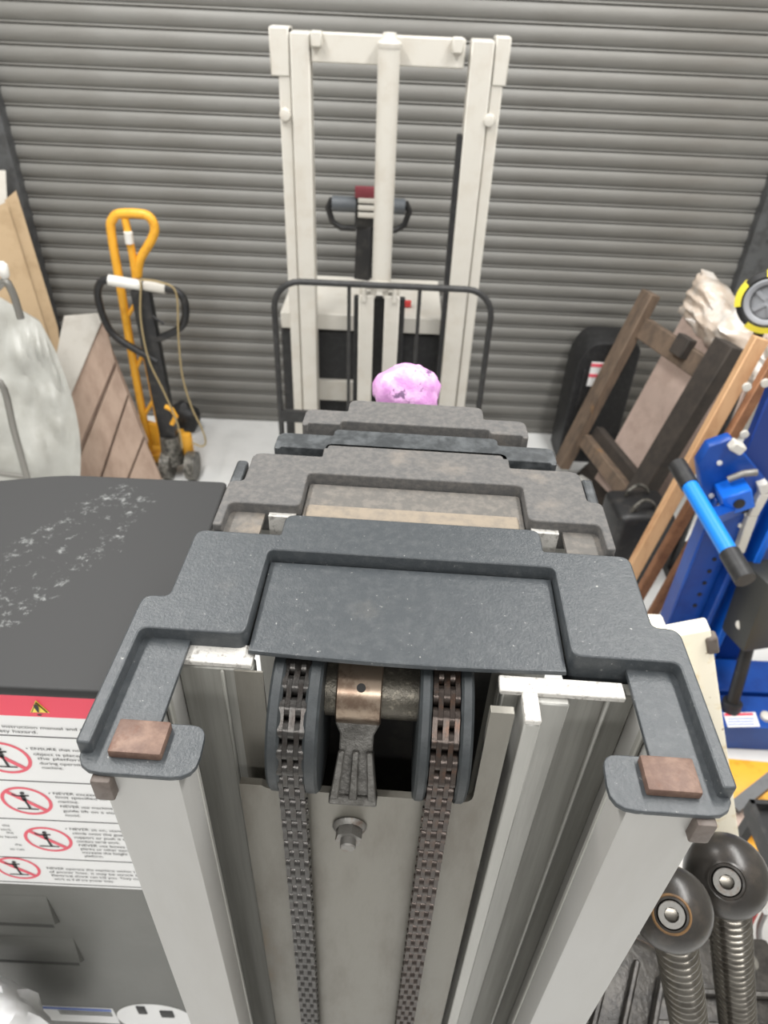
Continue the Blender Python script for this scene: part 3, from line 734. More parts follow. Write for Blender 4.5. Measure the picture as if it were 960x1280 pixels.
# yellow sack truck
TY_ = 3.19
def ky(x, y, d_=0): return ony(x, y, TY_+d_)
sb = ky(190, 560)
sk = thing('sack_truck', (sb.x, TY_, 0), 'yellow tubular sack truck leaning upright by the pallet truck', 'sack truck')
loop = [ky(192, 590), ky(168, 460), ky(151, 360), ky(139, 290), ky(141, 274), ky(150, 267), ky(180, 268), ky(191, 277), ky(193, 290), ky(187, 304), ky(175, 325), ky(172, 345)]
loop[0].z = .10
MB().tube(smooth_path(loop, 4), .020, 10).build('frame', yellow_m, sk)
MB().tube([ky(156, 272), ky(166, 320), ky(182, 440), Vector((ky(205, 560).x, TY_, .10))], .017, 10).build('frame_rail', yellow_m, sk)
for (p0, p1) in (((160, 395), (172, 375)), ((166, 470), (180, 440)), ((180, 520), (192, 500))):
    MB().tube([ky(*p0), ky(*p1)], .010, 8).build('cross_bar', yellow_m, sk)
pb = ky(192, 575)
MB().slab([ky(180, 528), ky(197, 533), ky(200, 557), ky(186, 557)], (0, -1, 0), .03).build('toe_plate', yellow_m, sk)
MB().tube([ky(160, 290, -.02), ky(162, 304, -.02)], .019, 10).build('white_tape', white_m, sk)
# cord hanging over the handle
c0 = [kp(*q, -.04) for q in ((176, 358), (176, 400), (186, 450), (205, 490), (222, 530), (228, 560))]
c1 = [kp(*q, -.02) for q in ((220, 366), (223, 420), (228, 470), (240, 510), (252, 535), (257, 552), (252, 558), (240, 553))]
for p_ in c1: p_.z = max(p_.z, .008)
mid = [kp(176, 350, -.03), kp(200, 353, -.03)]
single(MB().tube(smooth_path(c0[::-1]+mid+c1), .0045, 8), 'cord', tan_m, 'thin tan cord looped over the pallet truck handle', 'cord')
# dark bundle on the floor by the shutter
q = onz(232, 530, 0)
single(MB().blob((q.x+.03, q.y-.06, .085), (.08, .07, .09), .2, 2, 9, squash=-.084), 'rag_bundle', black_m, 'dark bundle of rag on the floor behind the pallet truck', 'rag')
# panel of brown planks
n1 = Vector((.35, -.90, .25)).normalized(); P1 = onz(185, 615, 0)
def kw(x, y, off=0.0): return onp(x, y, P1+n1*off, n1)
wp = thing('plank_panel', (P1.x, P1.y, 0), 'leaning panel of wide brown planks beside the yellow sack truck', 'panel')
pk = [[(130, 398), (144, 452), (82, 600), (70, 560), (88, 490)], [(146, 457), (160, 492), (120, 612), (84, 612)], [(161, 496), (180, 545), (153, 614), (122, 614)], [(181, 549), (203, 600), (188, 614), (155, 614)]]
for i, q in enumerate(pk):
    pts = [kw(x, y, .004*(i % 2)) for x, y in q]
    for p_ in pts: p_.z = max(p_.z, .002)
    MB().slab(pts, n1, .03).bevel(.003, 1).build('plank', wood_m, wp)
pts = [kw(x, y, -.035) for x, y in ((126, 400), (185, 550), (185, 612), (85, 612), (90, 480))]
for p_ in pts: p_.z = max(p_.z, .002)
MB().slab(pts, n1, .02).build('batten', wood_m, wp)
pts = [kw(x, y, .012) for x, y in ((130, 391), (128, 400), (84, 505), (70, 600), (40, 600), (80, 395))]
for p_ in pts: p_.z = max(p_.z, .002)
single(MB().slab(pts, n1, .008).bevel(.002, 1), 'grey_board', greyboard_m, 'pale grey board standing in front of the brown plank panel', 'board')
# sheeting over panels
n2 = Vector((.45, -.85, .28)).normalized(); P2 = onz(60, 690, 0)
def kq(x, y, off=0.0): return onp(x, y, P2+n2*off, n2)
sh = MB(); G = []
top = [(-70, 350), (0, 372), (30, 390), (50, 402), (70, 440)]
bot = [(-40, 640), (10, 640), (50, 640), (80, 630), (98, 625)]
def lerp_poly(pl_, t):
    t = t*(len(pl_)-1); i = min(int(t), len(pl_)-2); f = t-i
    return (pl_[i][0]*(1-f)+pl_[i+1][0]*f, pl_[i][1]*(1-f)+pl_[i+1][1]*f)
NU, NV = 26, 30
for layer_ in (0, 1):
    g = []
    for j in range(NV+1):
        row = []
        for i in range(NU+1):
            u = i/NU; v = j/NV
            a = lerp_poly(top, u); b = lerp_poly(bot, u); bulge = 14*math.sin(math.pi*v)*u
            p_ = kq(a[0]*(1-v)+b[0]*v+bulge, a[1]*(1-v)+b[1]*v)
            p_.z = max(p_.z, .004)
            d_ = noise.noise(Vector((u*3.2, v*4, 3)))*.045+abs(noise.noise(Vector((u*7, v*6, 9))))*.04
            edge = min(1, 6*min(u, 1-u, v, 1-v))
            row.append(sh.bm.verts.new(p_+n2*(d_*edge if layer_ == 0 else -.05)))
        g.append(row)
    G.append(g)
    for j in range(NV):
        for i in range(NU):
            f_ = [g[j][i], g[j][i+1], g[j+1][i+1], g[j+1][i]]
            sh.face(f_ if layer_ == 0 else f_[::-1])
A, B = G
ring = [(0, i) for i in range(NU)]+[(j, NU) for j in range(NV)]+[(NV, i) for i in range(NU, 0, -1)]+[(j, 0) for j in range(NV, 0, -1)]
for (j, i), (j2, i2) in zip(ring, ring[1:]+ring[:1]): sh.face([A[j][i], B[j][i], B[j2][i2], A[j2][i2]])
single(sh, 'sheeted_bundle', poly_m, 'bundle wrapped in crumpled translucent plastic sheeting leaning in the corner', 'wrapped bundle')
# cardboard sheets
n3 = Vector((.5, -.82, .28)).normalized(); P3 = onz(40, 590, 0)
def kr(x, y, off=0.0): return onp(x, y, P3+n3*off, n3)
for i, (q, off) in enumerate((([(-80, 300), (8, 252), (60, 420), (95, 590), (-20, 590)], .03), ([(6, 250), (20, 238), (72, 408), (98, 590), (60, 590), (48, 420)], -.01))):
    pts = [kr(x, y, off) for x, y in q]
    for p_ in pts: p_.z = max(p_.z, .002)
    single(MB().slab(pts, n3, .012), 'cardboard_sheet', card_m, ('wide flat cardboard sheet leaning in the corner behind the plastic sheeting', 'narrow folded cardboard flap beside the wide cardboard sheet')[i], 'cardboard')
pts = [kr(x, y, -.06) for x, y in ((-20, 212), (7, 213), (9, 255), (20, 585), (-20, 585))]
for p_ in pts: p_.z = max(p_.z, .002)
single(MB().slab(pts, n3, .02), 'white_board', cream_m, 'narrow cream board behind the cardboard near the shutter edge', 'board')
# steel tube frame
def ks(x, y, d_=0): return ony(x, y, 2.35+d_)
pts = [ks(-30, 362), ks(4, 350), ks(14, 356), ks(28, 400), ks(60, 470)]
tf = thing('tube_frame', (ks(0, 500).x, 2.35, 0), 'bent bright steel tube frame in front of the plastic sheeting', 'frame')
fr = smooth_path([ks(-40, 480), ks(0, 478), ks(18, 540), ks(36, 605)], 5); last = fr[-1].copy(); fr.append(Vector((last.x+.03, last.y, .0)))
MB().tube(fr, .013, 10).build('tube', steel_m, tf)
MB().tube([ks(36, 597), ks(0, 592), ks(-60, 586)], .012, 10).build('cross_tube', steel_m, tf)
e = ks(-60, 586); MB().tube([e, (e.x, e.y, 0)], .012, 8).build('tube', steel_m, tf)
MB().tube(smooth_path([ks(-60, 586), ks(-40, 420), ks(0, 356), ks(14, 362), ks(26, 398)], 5), .013, 10).build('tube', steel_m, tf)
kn = ks(4, 338); MB().blob(kn, (.018, .018, .03), .15, 2, 3, 16, 10).build('white_knob', white_m, tf)

# ------------------------------------------------------------------ right corner
A = Vector((.93, 3.25, 0)); B = Vector((1.12, 2.72, 0)); ab = (B-A); n_h = Vector((-ab.y, ab.x, 0)).normalized()
th = math.radians(17); dr = n_h*math.sin(th)+Vector((0, 0, 1))*math.cos(th); nn = ab.normalized().cross(dr).normalized()
if nn.dot(Vector((-1, -.3, .2))) < 0: nn = -nn
def kpal(s_, h, off=0): return A+ab*s_+dr*h+nn*off
pal = thing('timber_pallet', (A+B)/2, 'dark weathered timber pallet frame leaning beside the black case', 'pallet')
MB().bar(kpal(0, .08), kpal(0, 1.06), .085, .06, nn).bevel(.004, 1).build('stringer', darkwood_m, pal)
MB().bar(kpal(1, .10), kpal(1, 1.05), .11, .08, nn).bevel(.004, 1).build('stringer', blackwood_m, pal)
MB().bar(kpal(.06, .90, -.03), kpal(.95, .90, -.03), .10, .05, nn).bevel(.004, 1).build('cross_board', darkwood_m, pal)
MB().bar(kpal(.06, .27, -.03), kpal(.95, .22, -.03), .07, .05, nn).bevel(.004, 1).build('cross_board', darkwood_m, pal)
MB().bar(kpal(.06, .33, -.08), kpal(.95, .28, -.08), .06, .05, nn).bevel(.004, 1).build('cross_board', blackwood_m, pal)
MB().bar(kpal(.55, .94, .01), kpal(.70, .94, .01), .09, .05, nn).bevel(.004, 1).build('block', blackwood_m, pal)
# wrapped board behind the pallet
wb = thing('wrapped_board', kpal(.6, 0, -.16), 'pinkish wooden board with crumpled clear film over its top, behind the pallet', 'board')
pts = [kpal(.22, .02, -.16), kpal(1.12, .02, -.16), kpal(1.12, 1.12, -.16), kpal(.16, 1.12, -.16)]
for p_ in pts: p_.z = max(p_.z, .05)
MB().slab(pts, nn, .03).bevel(.004, 1).build('board', board_m, wb)
fm = MB(); g = []
NU, NV = 30, 20
for layer_ in (0, 1):
    g_ = []
    for j in range(NV+1):
        row = []
        for i in range(NU+1):
            u, v = i/NU, j/NV
            h_ = 1.02-.14*u+v*(.22+.05*noise.noise(Vector((u*4, 0, 1))))
            bul = .07*math.sin(math.pi*v)**.6*math.sin(math.pi*min(1, max(0, u)))**.5
            d_ = bul*(1+1.1*noise.noise(Vector((u*4, v*3, 5))))+.03*noise.noise(Vector((u*9, v*8, 7)))
            p_ = kpal(.10+1.1*u, h_-(.06*abs(u-.15) if j == NV else 0), -.155+(d_ if layer_ == 0 else -.08-.6*d_))
            row.append(fm.bm.verts.new(p_))
        g_.append(row)
    for j in range(NV):
        for i in range(NU):
            q = [g_[j][i], g_[j][i+1], g_[j+1][i+1], g_[j+1][i]]; fm.face(q if layer_ == 0 else q[::-1])
    g.append(g_)
ring = [(0, i) for i in range(NU)]+[(j, NU) for j in range(NV)]+[(NV, i) for i in range(NU, 0, -1)]+[(j, 0) for j in range(NV, 0, -1)]
for (j, i), (j2, i2) in zip(ring, ring[1:]+ring[:1]): fm.face([g[0][j][i], g[1][j][i], g[1][j2][i2], g[0][j2][i2]])
fm.build('plastic_film', polyw_m, wb)
# dark plank lying on the floor
pts = [onz(*q, .03) for q in ((716, 596), (738, 575), (796, 634), (786, 668), (764, 668))]
single(MB().slab(pts, (0, 0, 1), .03).bevel(.004, 1), 'dark_slab', blackwood_m, 'dark grimy timber slab lying on the floor at the foot of the pallet', 'timber')
for q in ((730, 602), (766, 640)):
    p_ = onz(*q, .031)
    single(MB().box((p_.x, p_.y, .0405), (.035, .08, .018), Matrix.Rotation(.6, 3, 'Z')).bevel(.003, 1), 'plastic_clip', white_m, ('white plastic clip on the dark slab beside the lower cross boards' if q[0] < 760 else 'white plastic clip on the dark slab by the blackened stringer'), 'clip', 'clips on the dark slab')
# black case
cY = 3.42
def kk_(x, y): return ony(x, y, cY)
x0 = kk_(712, 500).x; x1 = kk_(785, 500).x; zz = kk_(740, 428).z
bc = thing('black_case', ((x0+x1)/2, cY+.12, 0), 'black moulded case with white label standing against the shutter', 'case')
MB().prism(rpoly([(x0, .0, .01), (x1, .0, .01), (x1, zz, .06), (x0+.05, zz, .07), (x0, zz-.12, .05)], .03, 5), cY, cY+.22, lambda u, v, h: Vector((u, h, v))).bevel(.012, 2).build('body', black_m, bc)
MB().box((x0+.045, cY-.004, zz-.26), (.02, .02, .22)).bevel(.008).build('handle', bmetal_m, bc)
l0 = kk_(733, 482); l1 = kk_(755, 453)
lb = MB().box(((l0.x+l1.x)/2, cY-.002, (l0.z+l1.z)/2), (l1.x-l0.x, .004, l1.z-l0.z)).build('label', paper_m, bc)
for t in (.12, .55): MB().box(((l0.x+l1.x)/2, cY-.005, l1.z-(l1.z-l0.z)*t), (l1.x-l0.x, .002, .018)).build('label_stripe', pinkred_m, lb)
# timbers
def timber(pb, pt_, zt_4, w_, h_, m, label, nz_=0.0):
    a = onz(*pb, nz_); b = onz(*pt_, zt_4)
    mb = MB().bar(a+Vector((0, 0, w_*.25)), b, w_, h_, (0, -1, .3)).bevel(.003, 1)
    for v in mb.bm.verts: v.co.z = max(v.co.z, .002)
    return single(mb, 'timber', m, label, 'timber', 'timbers leaning on the right')
timber((737, 812), (951, 422), 1.27, .05, .04, rawwood_m, 'pale clean timber leaning between the pallet and the blue lift')
timber((772, 792), (968, 450), 1.22, .036, .04, redwood_m, 'reddish timber leaning behind the pale one')
timber((802, 792), (990, 462), 1.19, .032, .04, redwood_m, 'narrow reddish timber standing nearest the blue lift')
# dark toolbox
p_ = Vector((1.11, 2.40, 0))
tb = thing('tool_case', (p_.x, p_.y+.1, 0), 'black tool case with worn grey handles between the leaning timbers and the wall', 'case')
MB().box((p_.x, p_.y+.10, .20), (.25, .22, .40), Matrix.Rotation(.1, 3, 'Z')).bevel(.03, 3).build('body', bmetal_m, tb)
for q in (-.10, .06):
    a = Vector((p_.x-.06, p_.y+.10+q*.7, .398)); MB().tube(smooth_path([a, a+Vector((.01, .0, .03)), a+Vector((.05, .02, .05)), a+Vector((.09, .03, .03)), a+Vector((.11, .03, 0))], 5), .008, 8).build('handle', gear_m, tb)
# wheel with yellow tyre on a trolley post
wc = ony(962, 376, 2.42)
wt = thing('wheeled_trolley', (wc.x+.06, 2.52, 0), 'upturned trolley with black and yellow wheel by the wrapped board', 'trolley')
wax = Vector((-.5, -.85, .12)).normalized()
wh = MB().lathe([(.055, -.03), (.086, -.036), (.103, -.022), (.103, .022), (.086, .036), (.055, .03)], wc, wax, 36).build('tyre', bmetal_m, wt)
MB().lathe([(.058, .032), (.064, .037), (.074, .039), (.078, .036)], wc, wax, 36).build('grey_rim', mat('grey_rim', (150, 152, 156), .4), wh)
MB().lathe([(0, .020), (.014, .024), (.016, .02), (.06, .018)], wc, wax, 24).build('hub', mat('grey_rim', (150, 152, 156), .4), wh)
wx = wax.orthogonal().normalized(); wy = wax.cross(wx)
for k_ in range(5):
    a = 2*math.pi*k_/5; d_ = wx*math.cos(a)+wy*math.sin(a)
    MB().bar(wc+wax*.022+d_*.012, wc+wax*.022+d_*.062, .014, .008, wax).build('spoke', mat('grey_rim', (150, 152, 156), .4), wh)
def arcband(a0, a1, r0, r1, m, name):
    mb = MB(); v0 = []; N = 14
    for q in range(N+1):
        a = a0+(a1-a0)*q/N; d_ = wx*math.cos(a)+wy*math.sin(a)
        v0.append([mb.bm.verts.new(wc+d_*r0+wax*.039), mb.bm.verts.new(wc+d_*r1+wax*.033), mb.bm.verts.new(wc+d_*r1-wax*.02), mb.bm.verts.new(wc+d_*r0-wax*.02)])
    for a, b in zip(v0, v0[1:]):
        for q in range(4): mb.face([a[q], a[(q+1) % 4], b[(q+1) % 4], b[q]])
    mb.face(v0[0]); mb.face(v0[-1][::-1]); return mb.build(name, m, wh)
for k_ in range(4):
    a = k_*math.pi/2+.35; arcband(a, a+.85, .085, .106, yelltop_m, 'yellow_segment')
MB().tube([wc, wc-wax*.10], .012, 10).build('axle', steel_m, wt)
e = wc-wax*.10; MB().tube([e, (e.x, e.y, 0)], .018, 10).build('post', bmetal_m, wt)
MB().box((e.x+.13, e.y+.06, .02), (.3, .26, .04)).build('deck', bmetal_m, wt)

# blue lift stand
bl0 = onz(848, 850, 0)
bl = thing('blue_lift', (bl0.x+.02, bl0.y+.02, 0), 'blue enamelled winch lift with drilled column and bracket head', 'lift')
zk = 1.02
lx, ly = onz(800, 850, 0).x, onz(800, 850, 0).y
def blk(name, m, x0, x1, y0, y1, z0, z1, parent=bl, bev=.004):
    return MB().box(((x0+x1)/2, (y0+y1)/2, (z0+z1)/2), (abs(x1-x0), abs(y1-y0), z1-z0)).bevel(bev, 1).build(name, m, parent)
col = blk('column_web', blue_m, lx, lx+.21, ly, ly+.02, .05, .92)
blk('column_flange', blue_m, lx-.012, lx, ly-.05, ly+.02, .05, .92)
blk('column_flange', blue_m, lx+.125, lx+.145, ly-.05, ly, .05, .92)
blk('column_flange', mat('mid_blue', (10, 98, 204), .4), lx+.185, lx+.21, ly-.06, ly+.02, .05, .92)
for k_ in range(7):
    MB().lathe([(0, 0), (.008, 0), (.008, .002), (0, .002)], (lx+.09, ly-.0005, .42+k_*.055), (0, -1, 0), 10).build('column_hole', dark_m, col)
# head plate with bracket
hy = ly-.03
def kh(x, y): return ony(x, y, hy)
hpts = [kh(*q) for q in ((872, 580), (886, 558), (915, 548), (958, 600), (950, 650), (922, 700), (880, 640))]
hd_ = MB().slab(hpts, (0, -1, 0), .04).bevel(.004, 1).build('head_plate', blue_m, bl)
q = kh(912, 610)
RB = Matrix.Rotation(math.radians(-28), 3, 'Y')
MB().box((q.x, hy-.04, q.z), (.085, .08, .075), RB).bevel(.004, 1).build('hinge_block', mat('mid_blue', (10, 98, 204), .4), bl)
MB().lathe([(0, 0), (.017, 0), (.017, .003), (0, .003)], (q.x, hy-.081, q.z), (0, -1, 0), 20).build('hinge_hole', dark_m, bl)
q2 = kh(918, 634); MB().box((q2.x, hy-.006, q2.z), (.075, .014, .05), RB).build('slot', dark_m, bl)
edge = [kh(*q) for q in ((912, 552), (926, 560))]
MB().bar(edge[0]+Vector((0, -.01, 0)), edge[1]+Vector((0, -.01, 0)), .035, .03).bevel(.004, 1).build('edge_guard', cream_m, bl)
edge = [kh(*q) for q in ((950, 600), (953, 612), (938, 640), (922, 686))]
for a, b in zip(edge, edge[1:]): MB().bar(a+Vector((0, -.01, 0)), b+Vector((0, -.01, 0)), .03, .03, (0, -1, 0)).bevel(.003, 1).build('edge_guard', cream_m, bl)
for q in ((889, 619), (896, 630), (899, 578), (934, 629), (933, 642), (925, 656)):
    p_ = kh(*q); MB().lathe([(.008, 0), (.008, .006), (0, .008)], (p_.x, hy, p_.z), (0, -1, 0), 10).build('rivet', white_m, bl)
p_ = kh(922, 588); MB().tube([p_+Vector((-.035, -.03, -.015)), p_+Vector((0, -.035, .012)), p_+Vector((.04, -.03, .016))], .011, 10).build('swivel_hook', nut_m, bl)
# rear panel
r0 = ony(932, 560, ly+.08)
blk('back_panel', mat('deep_blue', (2, 46, 120), .4), r0.x, r0.x+.3, ly+.07, ly+.11, .05, ony(945, 455, ly+.07).z)
for q in ((930, 542), (933, 483), (956, 478)):
    p_ = ony(*q, ly+.07); MB().lathe([(.013, 0), (.013, .008), (0, .010)], (p_.x, ly+.07, p_.z), (0, -1, 0), 12).build('bolt', cream_m, bl)
# base
blk('base_beam', blue_m, lx-.02, lx+.62, ly-.10, ly+.06, .0, .08)
fb = onz(900, 890, .13)
blk('front_beam', blue_m, fb.x-.02, fb.x+.5, fb.y-.06, fb.y+.08, .0, .13)
lp = [onz(*q, .1312) for q in ((904, 891), (944, 890), (950, 908), (910, 909))]
lab = MB().slab(lp, (0, 0, 1), .0012).build('warning_label', paper_m, bl)
lpr = [onz(*q, .1325) for q in ((905, 892), (941, 891), (942, 894), (906, 895))]
MB().slab(lpr, (0, 0, 1), .001).build('red_stripe', redink_m, lab)
for yy in (898, 901.5, 905):
    lpr = [onz(*q, .1325) for q in ((910, yy), (943, yy-.5), (943, yy+.6), (910, yy+1))]
    MB().slab(lpr, (0, 0, 1), .001).build('print_line', blueink_m, lab)
p_ = onz(957, 897, .13); MB().lathe([(.02, 0), (.02, .012), (.012, .018), (0, .018)], p_, (0, 0, 1), 16).build('bolt', cream_m, bl)
blk('floor_pan', mat('deep_blue', (2, 46, 120), .4), lx+.1, lx+.75, fb.y+.08, ly-.1, .0, .05)
# black ram standing on the base
ra = onz(914, 884, .14); rb = onz(940, 790, .42); rc = onz(955, 750, .56)
MB().tube([ra, rb], .022, 12).build('ram_rod', bmetal_m, bl)
MB().tube([ra+Vector((0, 0, -.02)), ra+(rb-ra)*.08], .034, 14).build('ram_foot', black_m, bl)
MB().bar(rb-(rc-rb)*.2, rc+(rc-rb)*.9, .15, .13, (0, 0, 1)).bevel(.015).build('ram_body', mat('dark_olive_body', (52, 52, 48), .5), bl)
p_ = onz(927, 775, .47); MB().lathe([(.018, 0), (.018, .012), (0, .016)], p_+Vector((-.01, -.02, 0)), (-.3, -.8, .5), 14).build('bolt', cream_m, bl)
# handle bar with black grips
ha = onz(848, 583, 1.02); hb = onz(930, 722, .95)
MB().tube([ha+(hb-ha)*.12, ha+(hb-ha)*.84], .024, 16).build('handle_tube', bluelt_m, bl)
MB().tube([ha-(hb-ha)*.02, ha+(hb-ha)*.20], .027, 16).build('handle_grip', black_m, bl)
MB().tube([ha+(hb-ha)*.80, ha+(hb-ha)*1.02], .028, 16).build('handle_grip', black_m, bl)
hm = ha+(hb-ha)*.5; MB().bar(hm, Vector((lx+.1, ly, hm.z-.12)), .04, .03).build('handle_stay', blue_m, bl)

# cream leaning post, screw jacks and their carrier
VD = ray(985, 2050).normalized()
ptop = onz(868, 789, 1.42); pw = .066
PD = ray(1055, 2000).normalized()
side = Vector((1, -.05, 0)); side = (side-PD*side.dot(PD)).normalized(); fr_ = side.cross(PD).normalized()
if fr_.y > 0: fr_ = -fr_
edge_r = onz(889, 788, 1.42); pc = edge_r-side*(pw/2)
L_ = pc.z/(-PD.z)
pm_ = MB()
for_c = pc+PD*(L_/2-.01)-fr_*.016
pm_.box(for_c, (pw, .03, L_-.02), Matrix((side, -fr_, -PD)).transposed()).bevel(.004, 2)
for v in pm_.bm.verts: v.co.z = max(v.co.z, .001)
po = thing('leaning_post', (for_c+PD*L_/2).to_2d().to_3d(), 'leaning cream painted steel post with chipped edges behind the mast', 'post')
pm_.build('tube', chip_m, po)
tp = onz(894, 815, 1.39); MB().box(tp-fr_*.02, (.018, .02, .035), Matrix((side, -fr_, -PD)).transposed()).bevel(.003, 1).build('side_lug', padside_m, po)
tp = onz(814, 787, 1.45); MB().box(tp, (.03, .03, .04)).bevel(.004, 1).build('lug', chip_m, po)
MB().bar(tp, pc+PD*.22-fr_*.016, .02, .02).build('lug_stay', chip_m, po)

car = thing('jack_carrier', (.56, .40, 0), 'dark cast carrier block holding the two screw jacks', 'carrier')
jacks = []
for i, (bx, by) in enumerate(((838, 1135), (907, 1094))):
    zc_ = (1.47, 1.40)[i]
    c = onz(bx, by, zc_); R = (onz(bx+49, by, zc_)-c).length
    j = thing('screw_jack', c+VD*.5, ('threaded screw jack with rusty rimmed black ball knob', 'threaded screw jack with clean black ball knob')[i], 'screw jack', 'screw jacks beside the mast')
    ax = (CAM-c).normalized()
    ax = (ax+Vector((0.02, -.13, -.10))).normalized()
    prof = []
    for q in range(0, 27):
        a = math.radians(20)+q/26*math.radians(160); prof.append((R*math.sin(a), R*.92*math.cos(a)))
    prof = [(0, R*.66), (R*.30, R*.66), (R*.34, R*.82)]+prof
    kb_ = MB().lathe(prof, c, ax, 40).build('ball_knob', knob_m, j)
    MB().lathe([(.335*R*.5, R*.90), (.30*R, R*.90), (.31*R, R*.86), (.31*R, R*.60), (0, R*.60)][0:4]+[(.31*R, R*.60)], c, ax, 28).build('socket_screw', nut_m, kb_)
    MB().lathe([(.34*R*.5, R*.905), (.33*R*.5, R*.72), (0, R*.70)], c, ax, 6).build('hex_socket', screw_m, kb_)
    MB().lathe([(.345*R, R*.80), (.42*R, R*.86), (.46*R, R*.83), (.40*R, R*.83)], c, ax, 30).build('rim', rust_m if i == 0 else knob_m, kb_)
    pr = []; rr = R*.56; z_ = R*.72; pitch = .0145; LL = (.50, .45)[i]
    pr.append((0, z_)); pr.append((rr*.86, z_))
    while z_ < LL:
        pr += [(rr*.78, z_+.0005), (rr*.97, z_+pitch*.26), (rr, z_+pitch*.36), (rr, z_+pitch*.50), (rr*.97, z_+pitch*.60), (rr*.78, z_+pitch*.88)]; z_ += pitch
    pr += [(rr*.84, z_), (0, z_)]
    MB().lathe(pr, c, VD, 28).build('screw_rod', screw_m, j)
    jacks.append((c, R))
cm_ = (jacks[0][0]+jacks[1][0])/2+VD*.50
side = Vector((1, .1, 0)); side = (side-VD*side.dot(VD)).normalized(); fr_ = side.cross(VD).normalized(); fr_ = fr_ if fr_.y < 0 else -fr_
RC_ = Matrix((side, -fr_, -VD)).transposed()
ORIG[car.name] = Vector((cm_.x, cm_.y, 0)); car.location = (cm_.x, cm_.y, 0)
MB().box(cm_+VD*.09, (.16, .14, .14), RC_).bevel(.012, 2).build('block', gear_m, car)
for q in (-.075, .0, .075):
    MB().lathe([(.012, 0), (.012, .02), (.009, .026), (0, .026)], cm_+side*q+fr_*(.065)+VD*.02, -VD, 16).build('lug', gear_m, car)
zh = (cm_+VD*.17).z-.02
oily_m = mat('oily_casting', (66, 63, 59), 0.35, 0.4, (44, 42, 40), 40, .4, .65, .3, 100)
hb_ = MB().box((cm_.x+.06, cm_.y+.10, zh/2), (.36, .34, zh)).bevel(.012, 2).build('housing', oily_m, car)
for dx, dy_ in ((-.09, .22), (.05, .22), (.18, .22), (.19, .08), (.19, -.03)):
    MB().lathe([(.016, 0), (.016, .016), (.01, .02), (0, .02)], (cm_.x+dx, cm_.y+dy_, zh-.001), (0, 0, 1), 14).build('housing_bolt', gear_m, hb_)
for q in (.12, .17):
    MB().box((cm_.x+.06, cm_.y+q, zh+.005), (.30, .012, .014)).bevel(.003, 1).build('housing_rib', oily_m, hb_)
# dark casting to the left of the jacks
oily_m = mat('oily_casting', (66, 63, 59), 0.35, 0.4, (44, 42, 40), 40, .4, .65, .3, 100)
p_ = onz(752, 1262, .98)
cst = thing('gear_casting', (p_.x, p_.y, 0), 'dark oily ribbed casting on a stand below the mast arm', 'casting')
RZ = Matrix.Rotation(-.45, 3, 'Z')
MB().box((p_.x-.0, p_.y+.01, .92), (.17, .24, .14), RZ).bevel(.02, 3).build('body', oily_m, cst)
for q in range(4):
    MB().box((p_.x-.05+q*.035, p_.y+.005-q*.017, 0.996), (.010, .20, .02), RZ).bevel(.003, 1).build('rib', oily_m, cst)
for dx, dy_ in ((-.06, -.08), (.06, -.06), (0, .07)):
    MB().lathe([(.016, 0), (.016, .018), (.01, .022), (0, .022)], (p_.x+dx, p_.y+dy_, .989), (0, 0, 1), 14).build('stud', oily_m, cst)
MB().box((p_.x-.04, p_.y, .43), (.06, .07, .86), RZ).build('stand', bmetal_m, cst)
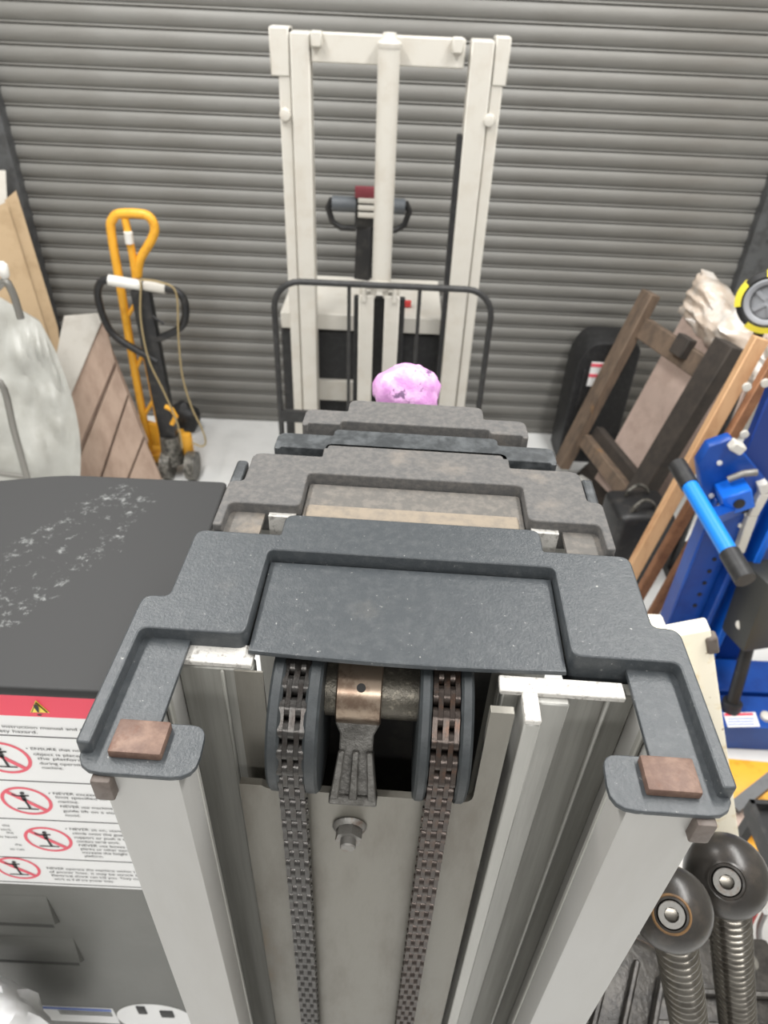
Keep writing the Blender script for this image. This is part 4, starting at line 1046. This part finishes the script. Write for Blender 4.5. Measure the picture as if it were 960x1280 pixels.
# yellow forks, black tray and cable on the right
y0_ = onz(945, 985, .16)
yf = thing('yellow_fork_truck', (y0_.x+.12, y0_.y, 0), 'yellow steel pallet fork frame on the floor beside the blue lift', 'pallet truck')
MB().box((y0_.x+.14, y0_.y+.02, .085), (.62, .16, .15), Matrix.Rotation(-.05, 3, 'Z')).bevel(.012, 2).build('fork', yellow_m, yf)
MB().box((y0_.x+.10, y0_.y-.13, .06), (.5, .13, .1), Matrix.Rotation(.3, 3, 'Z')).bevel(.012, 2).build('fork', yellow_m, yf)
a = onz(918, 1010, .20); b = onz(966, 972, .26)
MB().bar(a, b, .035, .03).build('grey_bar', rail_m, yf)
q = onz(935, 1010, .17); single(MB().box((q.x-.02, q.y-.02, .15), (.09, .09, .04)).bevel(.004, 1), 'wood_block', board_m, 'small pinkish wood offcut on the yellow forks', 'wood block')
q = onz(955, 1040, .5)
tr = thing('black_tray', (q.x+.10, q.y-.08, 0), 'black metal tray table with loose parts below the yellow forks', 'tray table')
MB().box((q.x+.13, q.y-.25, .485), (.30, .64, .03)).bevel(.004, 1).build('tray', bmetal_m, tr)
MB().box((q.x-.015, q.y-.25, .505), (.012, .64, .05)).build('rim', bmetal_m, tr); MB().box((q.x+.13, q.y+.065, .505), (.30, .012, .05)).build('rim', bmetal_m, tr)
for dx, dy_ in ((0, -.55), (.26, -.55), (0, .05), (.26, .05)): MB().box((q.x+dx, q.y+dy_, .235), (.025, .025, .47)).build('leg', bmetal_m, tr)
for i, (dx, dy_) in enumerate(((.05, -.02), (.10, -.10))):
    single(MB().lathe([(0, 0), (.022, 0), (.022, .02), (.012, .03), (0, .03)], (q.x+dx, q.y+dy_, .5008), (0, 0, 1), 16), 'hose_fitting', (nut_m, gear_m)[i % 2], ('plain zinc fitting lying on the black tray', 'grimy dark metal fitting lying on the black tray')[i], 'fitting', 'fittings on the tray')
for i, m in enumerate((redwire_m, mat('grey_cable', (150, 150, 148), .5))):
    pp = [onz(944+i*13, 1140, .70), onz(936+i*13, 1160, .62), onz(938+i*13, 1185, .56), onz(950+i*13, 1215, .512)]
    pp = [Vector((q.x+.05+.03*i, q.y-.22+.05*math.sin(t*.9), .507)) if False else p2 for t, p2 in enumerate(pp)]
    single(MB().tube(smooth_path(pp), .006, 8), 'cable', m, ('thin red cable looping beside the screw jacks', 'thin grey cable looping beside the screw jacks')[i], 'cable')
